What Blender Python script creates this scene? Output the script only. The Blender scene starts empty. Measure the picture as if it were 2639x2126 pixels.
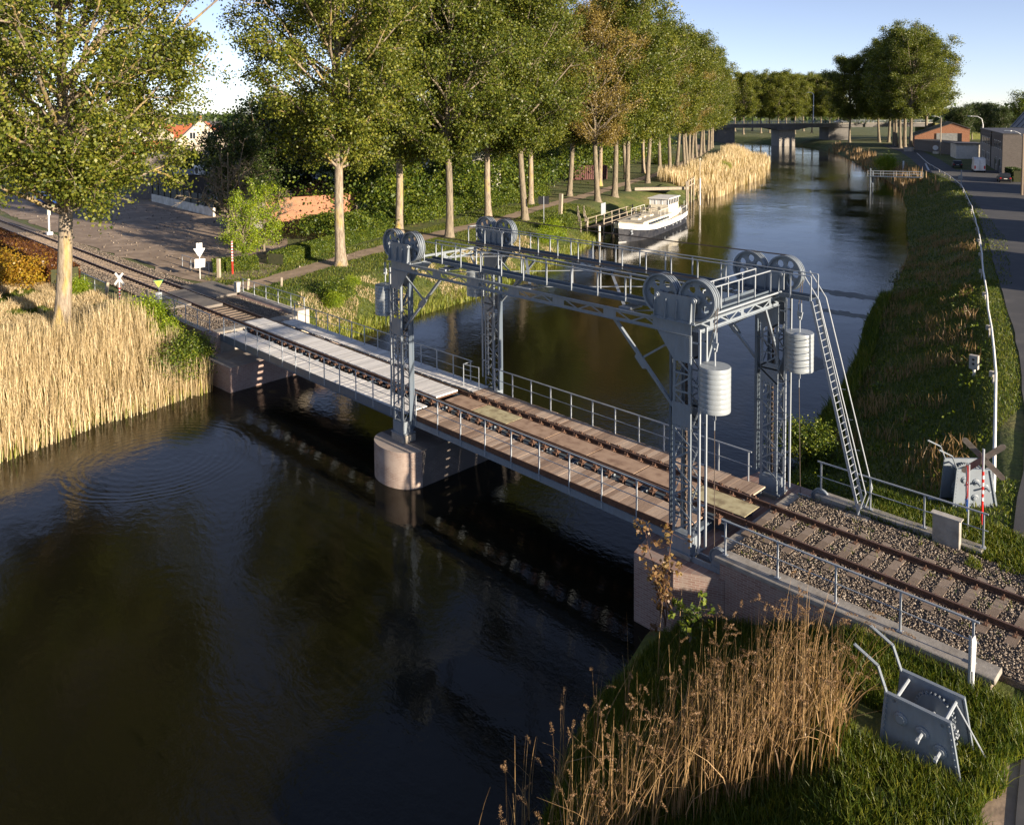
import bpy, bmesh, math, random
import numpy as np
from mathutils import Vector, Matrix
random.seed(7)
sc = bpy.context.scene
COL = sc.collection
R_ = math.radians
# ------------------------------------------------------------------ camera
CF, CX, CY, YAW, PITCH, ROLL = 2069.29, 1292.83, 396.31, 0.8006963, -0.0527260, -0.0075214
CAM = Vector((0, -23.0988, 12.7568))
cd = bpy.data.cameras.new('camera'); cam = bpy.data.objects.new('camera', cd); COL.objects.link(cam)
fw = Vector((-math.sin(YAW)*math.cos(PITCH), math.cos(YAW)*math.cos(PITCH), math.sin(PITCH)))
rt = Vector((math.cos(YAW), math.sin(YAW), 0)); up = rt.cross(fw)
c_, s_ = math.cos(ROLL), math.sin(ROLL)
rt, up = c_*rt + s_*up, -s_*rt + c_*up
M = Matrix((rt, up, -fw)).transposed().to_4x4(); M.translation = CAM
cam.matrix_world = M
cd.sensor_fit = 'HORIZONTAL'; cd.sensor_width = 36; cd.lens = 36*CF/2639
cd.shift_x = (1319.5-CX)/2639; cd.shift_y = (CY-1063)/2639
cd.clip_start = 0.5; cd.clip_end = 6000
sc.camera = cam
def at(u, depth, z=None):
    # point on the vertical line seen at photo column u, at a horizontal depth along the view
    f2 = Vector((fw.x, fw.y, 0)).normalized(); r2 = Vector((f2.y, -f2.x, 0))
    p = CAM + f2*depth + r2*(depth*(u-CX)/CF)
    return Vector((p.x, p.y, z if z is not None else 0))
# ------------------------------------------------------------------ light
SUN_AZ, SUN_EL = 2.0, 12.5
w = bpy.data.worlds.new('World'); sc.world = w; w.use_nodes = True
nt = w.node_tree; bg = nt.nodes['Background']
sky = nt.nodes.new('ShaderNodeTexSky'); sky.sky_type = 'NISHITA'; sky.sun_disc = False
sky.sun_elevation = R_(SUN_EL); sky.sun_rotation = R_(90-SUN_AZ)
sky.altitude = 0; sky.air_density = 0.6; sky.dust_density = 0.0; sky.ozone_density = 1.5
tint = nt.nodes.new('ShaderNodeMix'); tint.data_type = 'RGBA'; tint.blend_type = 'MULTIPLY'; tint.inputs[0].default_value = 1
tint.inputs[7].default_value = (1.10, 1.02, 1.16, 1); nt.links.new(sky.outputs[0], tint.inputs[6]); hs_ = nt.nodes.new('ShaderNodeHueSaturation'); hs_.inputs['Saturation'].default_value = 0.80
nt.links.new(tint.outputs[2], hs_.inputs['Color']); nt.links.new(hs_.outputs[0], bg.inputs[0]); bg.inputs[1].default_value = 0.068
ld = bpy.data.lights.new('sun', 'SUN'); ld.energy = 5.0; ld.angle = R_(0.5); ld.color = (1.0, 0.85, 0.66)
sun = bpy.data.objects.new('sun', ld); COL.objects.link(sun)
sd = Vector((math.cos(R_(SUN_EL))*math.cos(R_(SUN_AZ)), math.cos(R_(SUN_EL))*math.sin(R_(SUN_AZ)), math.sin(R_(SUN_EL))))
sun.rotation_euler = sd.to_track_quat('Z', 'Y').to_euler()
sc.view_settings.view_transform = 'Standard'; sc.view_settings.look = 'None'
sc.view_settings.exposure = 1.3; sc.view_settings.gamma = 1.0
sc.cycles.max_bounces = 5; sc.cycles.diffuse_bounces = 2; sc.cycles.glossy_bounces = 3
sc.cycles.transmission_bounces = 3; sc.cycles.transparent_max_bounces = 4
sc.cycles.use_denoising = True
sc.cycles.sample_clamp_indirect = 4
# ------------------------------------------------------------------ materials
MATS = {}
def newmat(name):
    m = bpy.data.materials.new(name); m.use_nodes = True
    n = m.node_tree; b = n.nodes['Principled BSDF']; MATS[name] = m
    return m, n, b
def N(n, t, **kw):
    x = n.nodes.new(t)
    for k, v in kw.items():
        if k.startswith('i_'):
            key = k[2:]; key = int(key) if key.isdigit() else key.replace('_', ' ')
            x.inputs[key].default_value = v
        else: setattr(x, k, v)
    return x
def ramp(n, fac, stops):
    r = n.nodes.new('ShaderNodeValToRGB'); e = r.color_ramp.elements
    while len(e) < len(stops): e.new(0.5)
    for q, (p, c) in zip(e, stops): q.position = p; q.color = (*c, 1)
    n.links.new(fac, r.inputs[0]); return r.outputs[0]
def objco(n, scale=(1, 1, 1), src='Object'):
    t = n.nodes.new('ShaderNodeTexCoord'); m = n.nodes.new('ShaderNodeMapping')
    m.inputs['Scale'].default_value = scale; n.links.new(t.outputs[src], m.inputs[0]); return m.outputs[0]
def noise(n, co, scale, detail=4, rough=0.6):
    x = N(n, 'ShaderNodeTexNoise'); x.inputs['Scale'].default_value = scale
    x.inputs['Detail'].default_value = detail; x.inputs['Roughness'].default_value = rough
    n.links.new(co, x.inputs['Vector']); return x.outputs['Fac']
def mixc(n, fac, a, b, mode='MIX'):
    x = n.nodes.new('ShaderNodeMix'); x.data_type = 'RGBA'; x.blend_type = mode
    for i, v in ((0, fac), (6, a), (7, b)):
        if isinstance(v, (int, float)): x.inputs[i].default_value = v
        elif isinstance(v, tuple): x.inputs[i].default_value = (*v, 1) if len(v) == 3 else v
        else: n.links.new(v, x.inputs[i])
    return x.outputs[2]
def math_(n, op, a, b=0.0):
    x = n.nodes.new('ShaderNodeMath'); x.operation = op
    for i, v in ((0, a), (1, b)):
        if isinstance(v, (int, float)): x.inputs[i].default_value = v
        else: n.links.new(v, x.inputs[i])
    return x.outputs[0]
def bump(n, b, h, dist=0.02, strength=0.6):
    x = n.nodes.new('ShaderNodeBump'); x.inputs['Distance'].default_value = dist
    x.inputs['Strength'].default_value = strength
    n.links.new(h, x.inputs['Height']); n.links.new(x.outputs[0], b.inputs['Normal'])
def simple(name, c1, c2=None, scale=3.0, rough=0.6, metal=0.0, bd=0.0, lo=0.35, hi=0.65, detail=5, stretch=(1, 1, 1), c3=None):
    m, n, b = newmat(name)
    c2 = c2 or tuple(x*0.8 for x in c1)
    co = objco(n, stretch); f = noise(n, co, scale, detail)
    stops = [(lo, c1), (hi, c2)] if not c3 else [(lo, c1), ((lo+hi)/2, c3), (hi, c2)]
    n.links.new(ramp(n, f, stops), b.inputs['Base Color'])
    b.inputs['Roughness'].default_value = rough; b.inputs['Metallic'].default_value = metal
    if bd: bump(n, b, noise(n, co, scale*4, 3), bd)
    return m
def leafmat(name, cols, trans=0.35, nscale=0.5, island=True):
    m, n, b = newmat(name)
    co = objco(n); f = noise(n, co, nscale, 3)
    if island:
        g = n.nodes.new('ShaderNodeNewGeometry')
        f = math_(n, 'ADD', math_(n, 'MULTIPLY', f, 0.5), math_(n, 'MULTIPLY', g.outputs['Random Per Island'], 0.5))
    k = len(cols); stops = [(0.25+0.5*i/(k-1), c) for i, c in enumerate(cols)]
    colr = ramp(n, f, stops); n.links.new(colr, b.inputs['Base Color'])
    b.inputs['Roughness'].default_value = 0.45; b.inputs['Specular IOR Level'].default_value = 0.4
    if trans:
        tr = n.nodes.new('ShaderNodeBsdfTranslucent'); ms = n.nodes.new('ShaderNodeMixShader')
        ms.inputs[0].default_value = trans
        n.links.new(mixc(n, 1.0, colr, (1.3, 1.25, 0.5), 'MULTIPLY'), tr.inputs[0])
        n.links.new(b.outputs[0], ms.inputs[1]); n.links.new(tr.outputs[0], ms.inputs[2])
        n.links.new(ms.outputs[0], n.nodes['Material Output'].inputs[0])
    return m
# painted steel: blue grey paint, faint streaks of dirt
def steelmat(name, c, dirt=(0.10, 0.09, 0.08), amt=0.35):
    m, n, b = newmat(name)
    co = objco(n, (3, 3, 0.7)); f = noise(n, co, 2.2, 6, 0.7)
    a = mixc(n, ramp(n, f, [(0.42, (0, 0, 0)), (0.72, (amt,)*3)]), c, dirt)
    n.links.new(a, b.inputs['Base Color'])
    n.links.new(math_(n, 'MULTIPLY_ADD', f, 0.3), b.inputs['Roughness'])
    b.inputs['Roughness'].default_value = 0.4
    n.links.new(ramp(n, f, [(0.3, (0.32,)*3), (0.7, (0.5,)*3)]), b.inputs['Roughness'])
    b.inputs['Specular IOR Level'].default_value = 0.5
    bump(n, b, noise(n, objco(n), 14, 3), 0.004, 0.4)
    return m
steel = steelmat('painted_steel', (0.205, 0.238, 0.272))
steel_d = steelmat('painted_steel_dark', (0.10, 0.13, 0.165))
cwmat = steelmat('counterweight_paint', (0.27, 0.30, 0.32), amt=0.25)
galv = steelmat('galvanised', (0.31, 0.34, 0.37), amt=0.2)
rust = simple('rusty_rail', (0.06, 0.028, 0.016), (0.12, 0.055, 0.028), 9, 0.75, bd=0.004)
railtop = simple('rail_head', (0.15, 0.085, 0.055), (0.08, 0.045, 0.03), 6, 0.45)
rustpale = simple('rusty_fastening', (0.07, 0.035, 0.022), (0.17, 0.09, 0.055), 12, 0.8)
rope = simple('wire_rope', (0.05, 0.04, 0.035), (0.10, 0.07, 0.05), 20, 0.7)
def woodmat(name, cols, gx=(1.5, 14, 1)):
    m, n, b = newmat(name); g = n.nodes.new('ShaderNodeNewGeometry')
    co = objco(n, gx); f = noise(n, co, 4, 6, 0.65)
    f2 = math_(n, 'ADD', math_(n, 'MULTIPLY', f, 0.55), math_(n, 'MULTIPLY', g.outputs['Random Per Island'], 0.45))
    k = len(cols); n.links.new(ramp(n, f2, [(0.25+0.5*i/(k-1), c) for i, c in enumerate(cols)]), b.inputs['Base Color'])
    b.inputs['Roughness'].default_value = 0.75; bump(n, b, f, 0.006, 0.5); return m
deckwood = woodmat('brown_planks', [(0.22, 0.145, 0.10), (0.36, 0.26, 0.19), (0.48, 0.37, 0.28)], (14, 1.5, 1))
deckgrey = woodmat('silvery_planks', [(0.55, 0.53, 0.50), (0.66, 0.64, 0.61), (0.76, 0.74, 0.71)], (14, 1.2, 1))
sleeper = woodmat('sleeper_wood', [(0.10, 0.07, 0.05), (0.19, 0.14, 0.10), (0.28, 0.22, 0.17)], (12, 1.5, 6))
postwood = simple('old_post', (0.42, 0.36, 0.27), (0.25, 0.20, 0.15), 5, 0.85, stretch=(4, 4, 0.6))
plateb = simple('rusty_plate', (0.42, 0.29, 0.20), (0.24, 0.15, 0.10), 2.6, 0.75, bd=0.004, c3=(0.37, 0.25, 0.17))
platey = simple('khaki_plate', (0.50, 0.45, 0.27), (0.26, 0.21, 0.12), 3.4, 0.75, bd=0.004, c3=(0.44, 0.38, 0.22))
conc = simple('concrete', (0.33, 0.305, 0.27), (0.22, 0.195, 0.165), 2.5, 0.85, bd=0.01, c3=(0.29, 0.265, 0.23))
concp = simple('pale_concrete', (0.48, 0.45, 0.40), (0.33, 0.30, 0.26), 2.0, 0.85, bd=0.008)
def brickmat(name, c1, c2, mortar, scale=1.0, plaster=None, pl=(0.5, 0.6), bw=0.22, rh=0.07):
    m, n, b = newmat(name); t = n.nodes.new('ShaderNodeTexCoord'); g = n.nodes.new('ShaderNodeNewGeometry')
    s = n.nodes.new('ShaderNodeSeparateXYZ'); n.links.new(t.outputs['Object'], s.inputs[0])
    gn = n.nodes.new('ShaderNodeSeparateXYZ'); n.links.new(t.outputs['Normal'], gn.inputs[0])
    ax = math_(n, 'ABSOLUTE', gn.outputs[0]); ay = math_(n, 'ABSOLUTE', gn.outputs[1])
    isx = math_(n, 'GREATER_THAN', ax, ay)
    u = math_(n, 'ADD', math_(n, 'MULTIPLY', s.outputs[1], isx), math_(n, 'MULTIPLY', s.outputs[0], math_(n, 'SUBTRACT', 1.0, isx)))
    cb = n.nodes.new('ShaderNodeCombineXYZ'); n.links.new(u, cb.inputs[0]); n.links.new(s.outputs[2], cb.inputs[1])
    br = n.nodes.new('ShaderNodeTexBrick'); n.links.new(cb.outputs[0], br.inputs[0])
    br.inputs['Scale'].default_value = 1.0/scale
    br.inputs['Brick Width'].default_value = bw; br.inputs['Row Height'].default_value = rh
    br.inputs['Mortar Size'].default_value = 0.008; br.inputs['Color1'].default_value = (*c1, 1)
    br.inputs['Color2'].default_value = (*c2, 1); br.inputs['Mortar'].default_value = (*mortar, 1)
    co = t.outputs['Object']; f = noise(n, co, 1.3, 6, 0.7)
    col = mixc(n, ramp(n, f, [(0.35, (0.25,)*3), (0.7, (0.0,)*3)]), br.outputs['Color'], tuple(0.5*x for x in c1))
    if plaster:
        f3 = noise(n, co, 0.8, 5, 0.65)
        col = mixc(n, ramp(n, f3, [(pl[0], (0, 0, 0)), (pl[1], (1, 1, 1))]), col, plaster)
    n.links.new(col, b.inputs['Base Color']); b.inputs['Roughness'].default_value = 0.85
    bump(n, b, br.outputs['Fac'], 0.006, -0.5); return m
brick = brickmat('old_brick', (0.25, 0.145, 0.115), (0.33, 0.22, 0.18), (0.42, 0.37, 0.33), plaster=(0.30, 0.245, 0.21), pl=(0.52, 0.66))
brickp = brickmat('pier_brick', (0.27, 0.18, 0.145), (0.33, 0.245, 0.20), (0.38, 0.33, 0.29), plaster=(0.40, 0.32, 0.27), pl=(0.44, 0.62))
brickr = brickmat('red_brick', (0.38, 0.13, 0.06), (0.30, 0.10, 0.05), (0.40, 0.26, 0.18))
bricko = brickmat('orange_brick', (0.34, 0.135, 0.065), (0.27, 0.10, 0.05), (0.45, 0.28, 0.18))
brickg = brickmat('grey_brown_brick', (0.12, 0.10, 0.085), (0.17, 0.14, 0.12), (0.16, 0.145, 0.13))
brickc = brickmat('cream_brick', (0.62, 0.53, 0.40), (0.56, 0.47, 0.35), (0.55, 0.48, 0.38))
white = simple('white_paint', (0.78, 0.77, 0.74), (0.66, 0.65, 0.62), 2, 0.5)
whitew = simple('whitewash', (0.74, 0.70, 0.62), (0.5, 0.46, 0.38), 1.2, 0.8)
cream = simple('cream_paint', (0.76, 0.70, 0.56), (0.66, 0.60, 0.47), 1.5, 0.5)
red = simple('red_paint', (0.62, 0.02, 0.015), (0.5, 0.02, 0.015), 2, 0.4)
blue = simple('blue_paint', (0.02, 0.10, 0.42), (0.02, 0.08, 0.34), 2, 0.4)
yellow = simple('yellow_paint', (0.75, 0.62, 0.04), (0.65, 0.55, 0.04), 2, 0.4)
green = simple('green_paint', (0.03, 0.20, 0.10), (0.02, 0.15, 0.07), 2, 0.4)
black = simple('black_paint', (0.012, 0.012, 0.014), (0.02, 0.02, 0.022), 3, 0.35)
hullblk = simple('black_hull', (0.018, 0.020, 0.026), (0.05, 0.05, 0.055), 1.6, 0.3)
tyre = simple('tyre', (0.015, 0.015, 0.015), (0.02, 0.02, 0.02), 5, 0.9)
glass = simple('dark_glass', (0.02, 0.025, 0.03), (0.03, 0.035, 0.04), 1, 0.08)
asph = simple('asphalt', (0.05, 0.05, 0.053), (0.10, 0.096, 0.09), 0.45, 0.85, bd=0.01, detail=9, lo=.3, hi=.75, c3=(0.062, 0.061, 0.062))
asphl = simple('old_asphalt', (0.20, 0.175, 0.15), (0.13, 0.115, 0.10), 1.2, 0.9, bd=0.02, c3=(0.17, 0.15, 0.13))
dirt = simple('bare_dirt', (0.44, 0.33, 0.23), (0.22, 0.155, 0.10), 0.5, 0.95, bd=0.06, detail=9, lo=0.3, hi=0.7, c3=(0.26, 0.19, 0.13))
pathm = simple('path_dirt', (0.40, 0.29, 0.20), (0.24, 0.175, 0.11), 1.1, 0.95, bd=0.03, detail=8)
ballm = simple('ballast_bed', (0.20, 0.165, 0.13), (0.09, 0.07, 0.055), 9, 0.95, bd=0.04, detail=6)
tile = simple('red_tiles', (0.40, 0.12, 0.045), (0.28, 0.085, 0.035), 3, 0.8, stretch=(6, 1, 1))
slate = simple('dark_slate', (0.045, 0.045, 0.05), (0.08, 0.075, 0.075), 2, 0.6)
tin = simple('grey_roof_sheet', (0.30, 0.30, 0.29), (0.22, 0.22, 0.21), 1.5, 0.5)
bark = simple('poplar_bark', (0.26, 0.21, 0.145), (0.10, 0.08, 0.055), 3, 0.9, bd=0.06, stretch=(3, 3, 0.45), c3=(0.20, 0.165, 0.115), detail=8)
def barkmat():
    m, n, b = newmat('lichen_bark'); co = objco(n, (4, 4, 0.6)); f = noise(n, co, 2.5, 7, 0.7)
    c = ramp(n, f, [(0.34, (0.08, 0.06, 0.04)), (0.5, (0.25, 0.20, 0.145)), (0.68, (0.37, 0.31, 0.23))])
    f2 = noise(n, objco(n, (1, 1, 0.25)), 0.9, 3)
    c = mixc(n, ramp(n, f2, [(0.50, (0, 0, 0)), (0.62, (0.75,)*3)]), c, (0.42, 0.30, 0.07))
    n.links.new(c, b.inputs['Base Color']); b.inputs['Roughness'].default_value = 0.9; bump(n, b, f, 0.05, 0.9); return m
barkl = barkmat()
leaf_a = leafmat('poplar_leaves', [(0.03, 0.052, 0.006), (0.12, 0.145, 0.015), (0.25, 0.25, 0.035)])
leaf_b = leafmat('poplar_leaves_deep', [(0.03, 0.052, 0.007), (0.10, 0.13, 0.015), (0.20, 0.21, 0.03)])
leaf_t = leafmat('sparse_tan_leaves', [(0.13, 0.095, 0.02), (0.26, 0.19, 0.045), (0.34, 0.26, 0.07)])
leaf_s = leafmat('shrub_leaves', [(0.03, 0.06, 0.01), (0.085, 0.13, 0.015), (0.20, 0.23, 0.02)])
leaf_y = leafmat('bright_shrub_leaves', [(0.10, 0.17, 0.01), (0.20, 0.28, 0.015), (0.33, 0.38, 0.02)])
leaf_r = leafmat('beech_hedge_leaves', [(0.05, 0.02, 0.012), (0.13, 0.045, 0.02), (0.24, 0.12, 0.02)])
leaf_o = leafmat('orange_leaves', [(0.20, 0.10, 0.01), (0.33, 0.18, 0.015), (0.40, 0.30, 0.03)])
leaf_m = leafmat('brown_sapling_leaves', [(0.12, 0.06, 0.03), (0.22, 0.13, 0.06), (0.30, 0.21, 0.08)])
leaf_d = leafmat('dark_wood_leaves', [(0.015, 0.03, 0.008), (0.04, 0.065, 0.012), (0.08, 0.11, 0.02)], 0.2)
reedm = leafmat('dry_reed', [(0.30, 0.22, 0.11), (0.54, 0.42, 0.24), (0.74, 0.61, 0.39)], 0.25, 0.35)
reedg = leafmat('green_reed', [(0.10, 0.14, 0.015), (0.19, 0.22, 0.03), (0.32, 0.30, 0.07)], 0.25, 0.4)
reedb = leafmat('brown_reed', [(0.17, 0.10, 0.045), (0.30, 0.19, 0.09), (0.42, 0.28, 0.14)], 0.2, 0.6)
plumem = leafmat('reed_plume', [(0.20, 0.12, 0.06), (0.32, 0.20, 0.11)], 0.3, 0.8)
grassm = leafmat('grass_blades', [(0.035, 0.07, 0.008), (0.09, 0.13, 0.012), (0.22, 0.22, 0.03)], 0.35, 0.25)
def groundmat():
    m, n, b = newmat('grass_ground'); co = objco(n)
    f = noise(n, co, 0.22, 8, 0.65); f2 = noise(n, co, 2.2, 6, 0.7)
    c = ramp(n, f, [(0.35, (0.06, 0.085, 0.012)), (0.5, (0.10, 0.12, 0.018)), (0.66, (0.19, 0.155, 0.055))])
    c = mixc(n, ramp(n, f2, [(0.35, (0.7,)*3), (0.6, (0,)*3)]), c, (0.035, 0.05, 0.010))
    n.links.new(c, b.inputs['Base Color']); b.inputs['Roughness'].default_value = 0.95
    bump(n, b, noise(n, co, 5, 5), 0.12, 0.8); return m
groundm = groundmat()
def watermat():
    m, n, b = newmat('canal_water'); co = objco(n)
    b.inputs['Base Color'].default_value = (0.007, 0.0065, 0.0035, 1); b.inputs['Roughness'].default_value = 0.03
    b.inputs['IOR'].default_value = 1.333; b.inputs['Specular IOR Level'].default_value = 0.5
    f1 = noise(n, objco(n, (1.0, 1.6, 1)), 2.6, 4, 0.55); f2 = noise(n, co, 0.35, 3, 0.5); f3 = noise(n, co, 11, 3, 0.5)
    amp = ramp(n, noise(n, co, 0.06, 3), [(0.38, (0.25,)*3), (0.62, (1,)*3)])
    h = math_(n, 'ADD', math_(n, 'MULTIPLY', math_(n, 'ADD', f1, math_(n, 'MULTIPLY', f3, 0.25)), amp), math_(n, 'MULTIPLY', f2, 1.5))
    for (cx_, cy_, r0_, r1_, wl_, am_) in ((-36.6, -9.6, 2.6, 5.4, 0.26, 0.5), (-35.0, -14.0, 0.3, 1.9, 0.2, 0.5)):
        vd_ = n.nodes.new('ShaderNodeVectorMath'); vd_.operation = 'DISTANCE'; n.links.new(co, vd_.inputs[0]); vd_.inputs[1].default_value = (cx_, cy_, 0)
        dist_ = math_(n, 'ADD', vd_.outputs['Value'], math_(n, 'MULTIPLY', f2, 0.5))
        win = ramp(n, math_(n, 'DIVIDE', dist_, r1_*1.1), [(0, (0,)*3), (r0_/r1_, (0.5,)*3), (0.88, (1,)*3), (0.95, (0,)*3)])
        h = math_(n, 'ADD', h, math_(n, 'MULTIPLY', math_(n, 'MULTIPLY', math_(n, 'SINE', math_(n, 'MULTIPLY', dist_, 6.283/wl_)), win), am_*0.2))
    x = n.nodes.new('ShaderNodeBump'); x.inputs['Distance'].default_value = 0.035; x.inputs['Strength'].default_value = 0.42
    n.links.new(h, x.inputs['Height']); n.links.new(x.outputs[0], b.inputs['Normal']); return m
waterm = watermat()
# ------------------------------------------------------------------ mesh helpers
def unoff(p):
    o = Vector((0, 0, 0))
    while p:
        if abs(p.rotation_euler.z) > 1e-6: return (0, 0, 0)
        o -= p.location; p = p.parent
    return tuple(o)
class MB:
    def __init__(s): s.v = []; s.f = []
    def add(s, vs, fs):
        o = len(s.v); s.v += [tuple(p) for p in vs]; s.f += [tuple(i+o for i in q) for q in fs]; return s
    def box(s, x0, x1, y0, y1, z0, z1):
        x0, x1 = sorted((x0, x1)); y0, y1 = sorted((y0, y1)); z0, z1 = sorted((z0, z1))
        return s.add([(x0,y0,z0),(x1,y0,z0),(x1,y1,z0),(x0,y1,z0),(x0,y0,z1),(x1,y0,z1),(x1,y1,z1),(x0,y1,z1)],
                     [(0,3,2,1),(4,5,6,7),(0,1,5,4),(1,2,6,5),(2,3,7,6),(3,0,4,7)])
    def bar(s, p, q, w, h, upv=(0, 0, 1)):
        p = Vector(p); q = Vector(q); d = (q-p).normalized(); u = Vector(upv)
        if abs(d.dot(u)) > 0.98: u = Vector((1, 0, 0)) if abs(d.x) < 0.9 else Vector((0, 1, 0))
        sd_ = d.cross(u).normalized()*(w/2); u2 = sd_.cross(d).normalized()*(h/2)
        vs = [p-sd_-u2, p+sd_-u2, p+sd_+u2, p-sd_+u2, q-sd_-u2, q+sd_-u2, q+sd_+u2, q-sd_+u2]
        return s.add(vs, [(0,1,2,3),(7,6,5,4),(0,4,5,1),(1,5,6,2),(2,6,7,3),(3,7,4,0)])
    def tube(s, p, q, r, n=8, r2=None, cap=True):
        p = Vector(p); q = Vector(q); d = (q-p).normalized(); a = d.orthogonal().normalized(); b = d.cross(a)
        r2 = r if r2 is None else r2; vs = []
        for c, rr in ((p, r), (q, r2)):
            for i in range(n):
                t = 2*math.pi*i/n; vs.append(c+(a*math.cos(t)+b*math.sin(t))*rr)
        fs = [(i, (i+1) % n, n+(i+1) % n, n+i) for i in range(n)]
        if cap: fs += [tuple(range(n-1, -1, -1)), tuple(range(n, 2*n))]
        return s.add(vs, fs)
    def path(s, pts, r, n=8):
        for a, b in zip(pts[:-1], pts[1:]): s.tube(a, b, r, n)
        return s
    def ball(s, c, r, n=8, m=5):
        prof = [(r*math.sin(math.pi*i/m), -r*math.cos(math.pi*i/m)) for i in range(m+1)]
        return s.lathe(c, prof, (0, 0, 1), n)
    def lathe(s, c, prof, ax=(0, 0, 1), n=24, cap=False):
        ax = Vector(ax).normalized(); a = ax.orthogonal().normalized(); b = ax.cross(a); c = Vector(c); vs = []
        for r, h in prof:
            for i in range(n):
                t = 2*math.pi*i/n; vs.append(c+ax*h+(a*math.cos(t)+b*math.sin(t))*r)
        fs = []
        for k in range(len(prof)-1):
            for i in range(n): fs.append((k*n+i, k*n+(i+1) % n, (k+1)*n+(i+1) % n, (k+1)*n+i))
        if cap: fs += [tuple(range(n-1, -1, -1)), tuple(range((len(prof)-1)*n, len(prof)*n))]
        return s.add(vs, fs)
    def prism(s, poly, off):
        n = len(poly); off = Vector(off); poly = [Vector(p) for p in poly]
        return s.add(poly+[p+off for p in poly], [tuple(range(n-1, -1, -1)), tuple(range(n, 2*n))]+[(i, (i+1) % n, n+(i+1) % n, n+i) for i in range(n)])
    def build(s, name, mat, parent=None, smooth=False, bevel=0.0, origin=None):
        me = bpy.data.meshes.new(name); o = origin or (0, 0, 0)
        vs = s.v if not origin else [(a-o[0], b-o[1], c-o[2]) for a, b, c in s.v]
        me.from_pydata(vs, [], s.f); me.update()
        bm = bmesh.new(); bm.from_mesh(me); bmesh.ops.recalc_face_normals(bm, faces=bm.faces)
        if bevel:
            bmesh.ops.remove_doubles(bm, verts=bm.verts, dist=1e-5)
            bmesh.ops.bevel(bm, geom=[e for e in bm.edges if e.is_manifold and e.calc_face_angle(0) > 0.5], offset=bevel, segments=1, affect='EDGES')
        bm.to_mesh(me); bm.free()
        if smooth:
            me.polygons.foreach_set('use_smooth', [True]*len(me.polygons))
            try: me.set_sharp_from_angle(angle=R_(40))
            except Exception: pass
        me.materials.append(mat)
        ob = bpy.data.objects.new(name, me); COL.objects.link(ob); ob.location = o
        if parent:
            ob.parent = parent
            if not origin: ob.location = unoff(parent)
        return ob
def npmesh(name, V, F, mat, parent=None):
    # V (n,3), F (m,k) arrays
    me = bpy.data.meshes.new(name); V = np.asarray(V, np.float32); F = np.asarray(F, np.int32); k = F.shape[1]
    me.vertices.add(len(V)); me.vertices.foreach_set('co', V.ravel())
    me.loops.add(F.size); me.loops.foreach_set('vertex_index', F.ravel())
    me.polygons.add(len(F)); me.polygons.foreach_set('loop_start', np.arange(len(F), dtype=np.int32)*k)
    me.update(calc_edges=True); me.materials.append(mat)
    ob = bpy.data.objects.new(name, me); COL.objects.link(ob)
    if parent: ob.parent = parent; ob.location = unoff(parent)
    return ob
def tag(o, label=None, cat=None, group=None, kind=None):
    if label: o['label'] = label
    if cat: o['category'] = cat
    if group: o['group'] = group
    if kind: o['kind'] = kind
    return o
def thing(name, label, cat, loc=(0, 0, 0), rz=0.0, group=None):
    o = bpy.data.objects.new(name, None); COL.objects.link(o); o.location = loc; o.rotation_euler = (0, 0, rz)
    o.empty_display_size = 0.3
    return tag(o, label, cat, group)
def loc_thing(*a, **k):
    return thing(*a, **k)
def copy_tree(o, parent=None, loc=None, rz=None, label=None, scale=None):
    c = o.copy(); COL.objects.link(c); c.parent = parent
    for ch in [x for x in o.children]: copy_tree(ch, c)
    if loc is not None: c.location = loc
    if rz is not None: c.rotation_euler = (0, 0, rz)
    if scale is not None: c.scale = scale
    if label: c['label'] = label
    return c
# ------------------------------------------------------------------ terrain and water
WZ = -2.8
LE = [(-36,-60),(-40,-30),(-41.8,-14.6),(-43.1,-10.4),(-43.4,-7),(-43.8,-4.5),(-45.5,0),(-46.5,6),(-47.5,10.2),(-48.3,14.2),(-49.2,20.7),(-51.5,27.6),(-53,32.1),(-55,38.3),(-58,45),(-61.8,53),(-65.3,62),(-68.5,70),(-71.5,80),(-74,90),(-77.5,102),(-81,110.4),(-86.4,127.5),(-96.5,151.7),(-109.5,179.5),(-139,232.9),(-168,270),(-205,312),(-255,348),(-340,385)]
RE = [(-2,-60),(-7,-25),(-10.6,-14),(-11.55,-11),(-12.5,-9),(-13.2,-6.8),(-14,-4.2),(-14.4,0),(-14.4,5),(-14.8,8),(-16.2,13),(-17.2,16.1),(-18.2,21),(-20.2,28.3),(-22.8,36.1),(-26.6,50.2),(-30.6,65.5),(-38,86),(-45.4,107.6),(-56.9,137.4),(-72.3,168.7),(-92.8,206),(-117,250),(-141,288.7),(-170,315),(-225,335),(-340,355)]
POLY = np.array(LE+RE[::-1], float)
def sdist(X, Y):
    # distance to the canal outline, negative inside
    P = np.stack([X, Y], -1); d = np.full(X.shape, 1e9); inside = np.zeros(X.shape, bool)
    n = len(POLY)
    for i in range(n):
        a = POLY[i]; b = POLY[(i+1) % n]
        if i == len(LE)-1 or i == n-1: closing = True
        else: closing = False
        ab = b-a; t = np.clip(((P-a)@ab)/(ab@ab), 0, 1)
        q = P-(a+t[..., None]*ab); dd = np.hypot(q[..., 0], q[..., 1])
        if not closing: d = np.minimum(d, dd)
        c = ((a[1] > Y) != (b[1] > Y)) & (X < (b[0]-a[0])*(Y-a[1])/((b[1]-a[1]) or 1e-9)+a[0])
        inside ^= c
    return np.where(inside, -d, d)
def vnoise(X, Y, s, seed=0):
    x = X/s+seed*13.7; y = Y/s+seed*7.3
    return (np.sin(x*1.7+1.3*np.sin(y*1.1))+np.sin(y*2.1+1.7*np.sin(x*0.9+2)))*0.25
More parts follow.
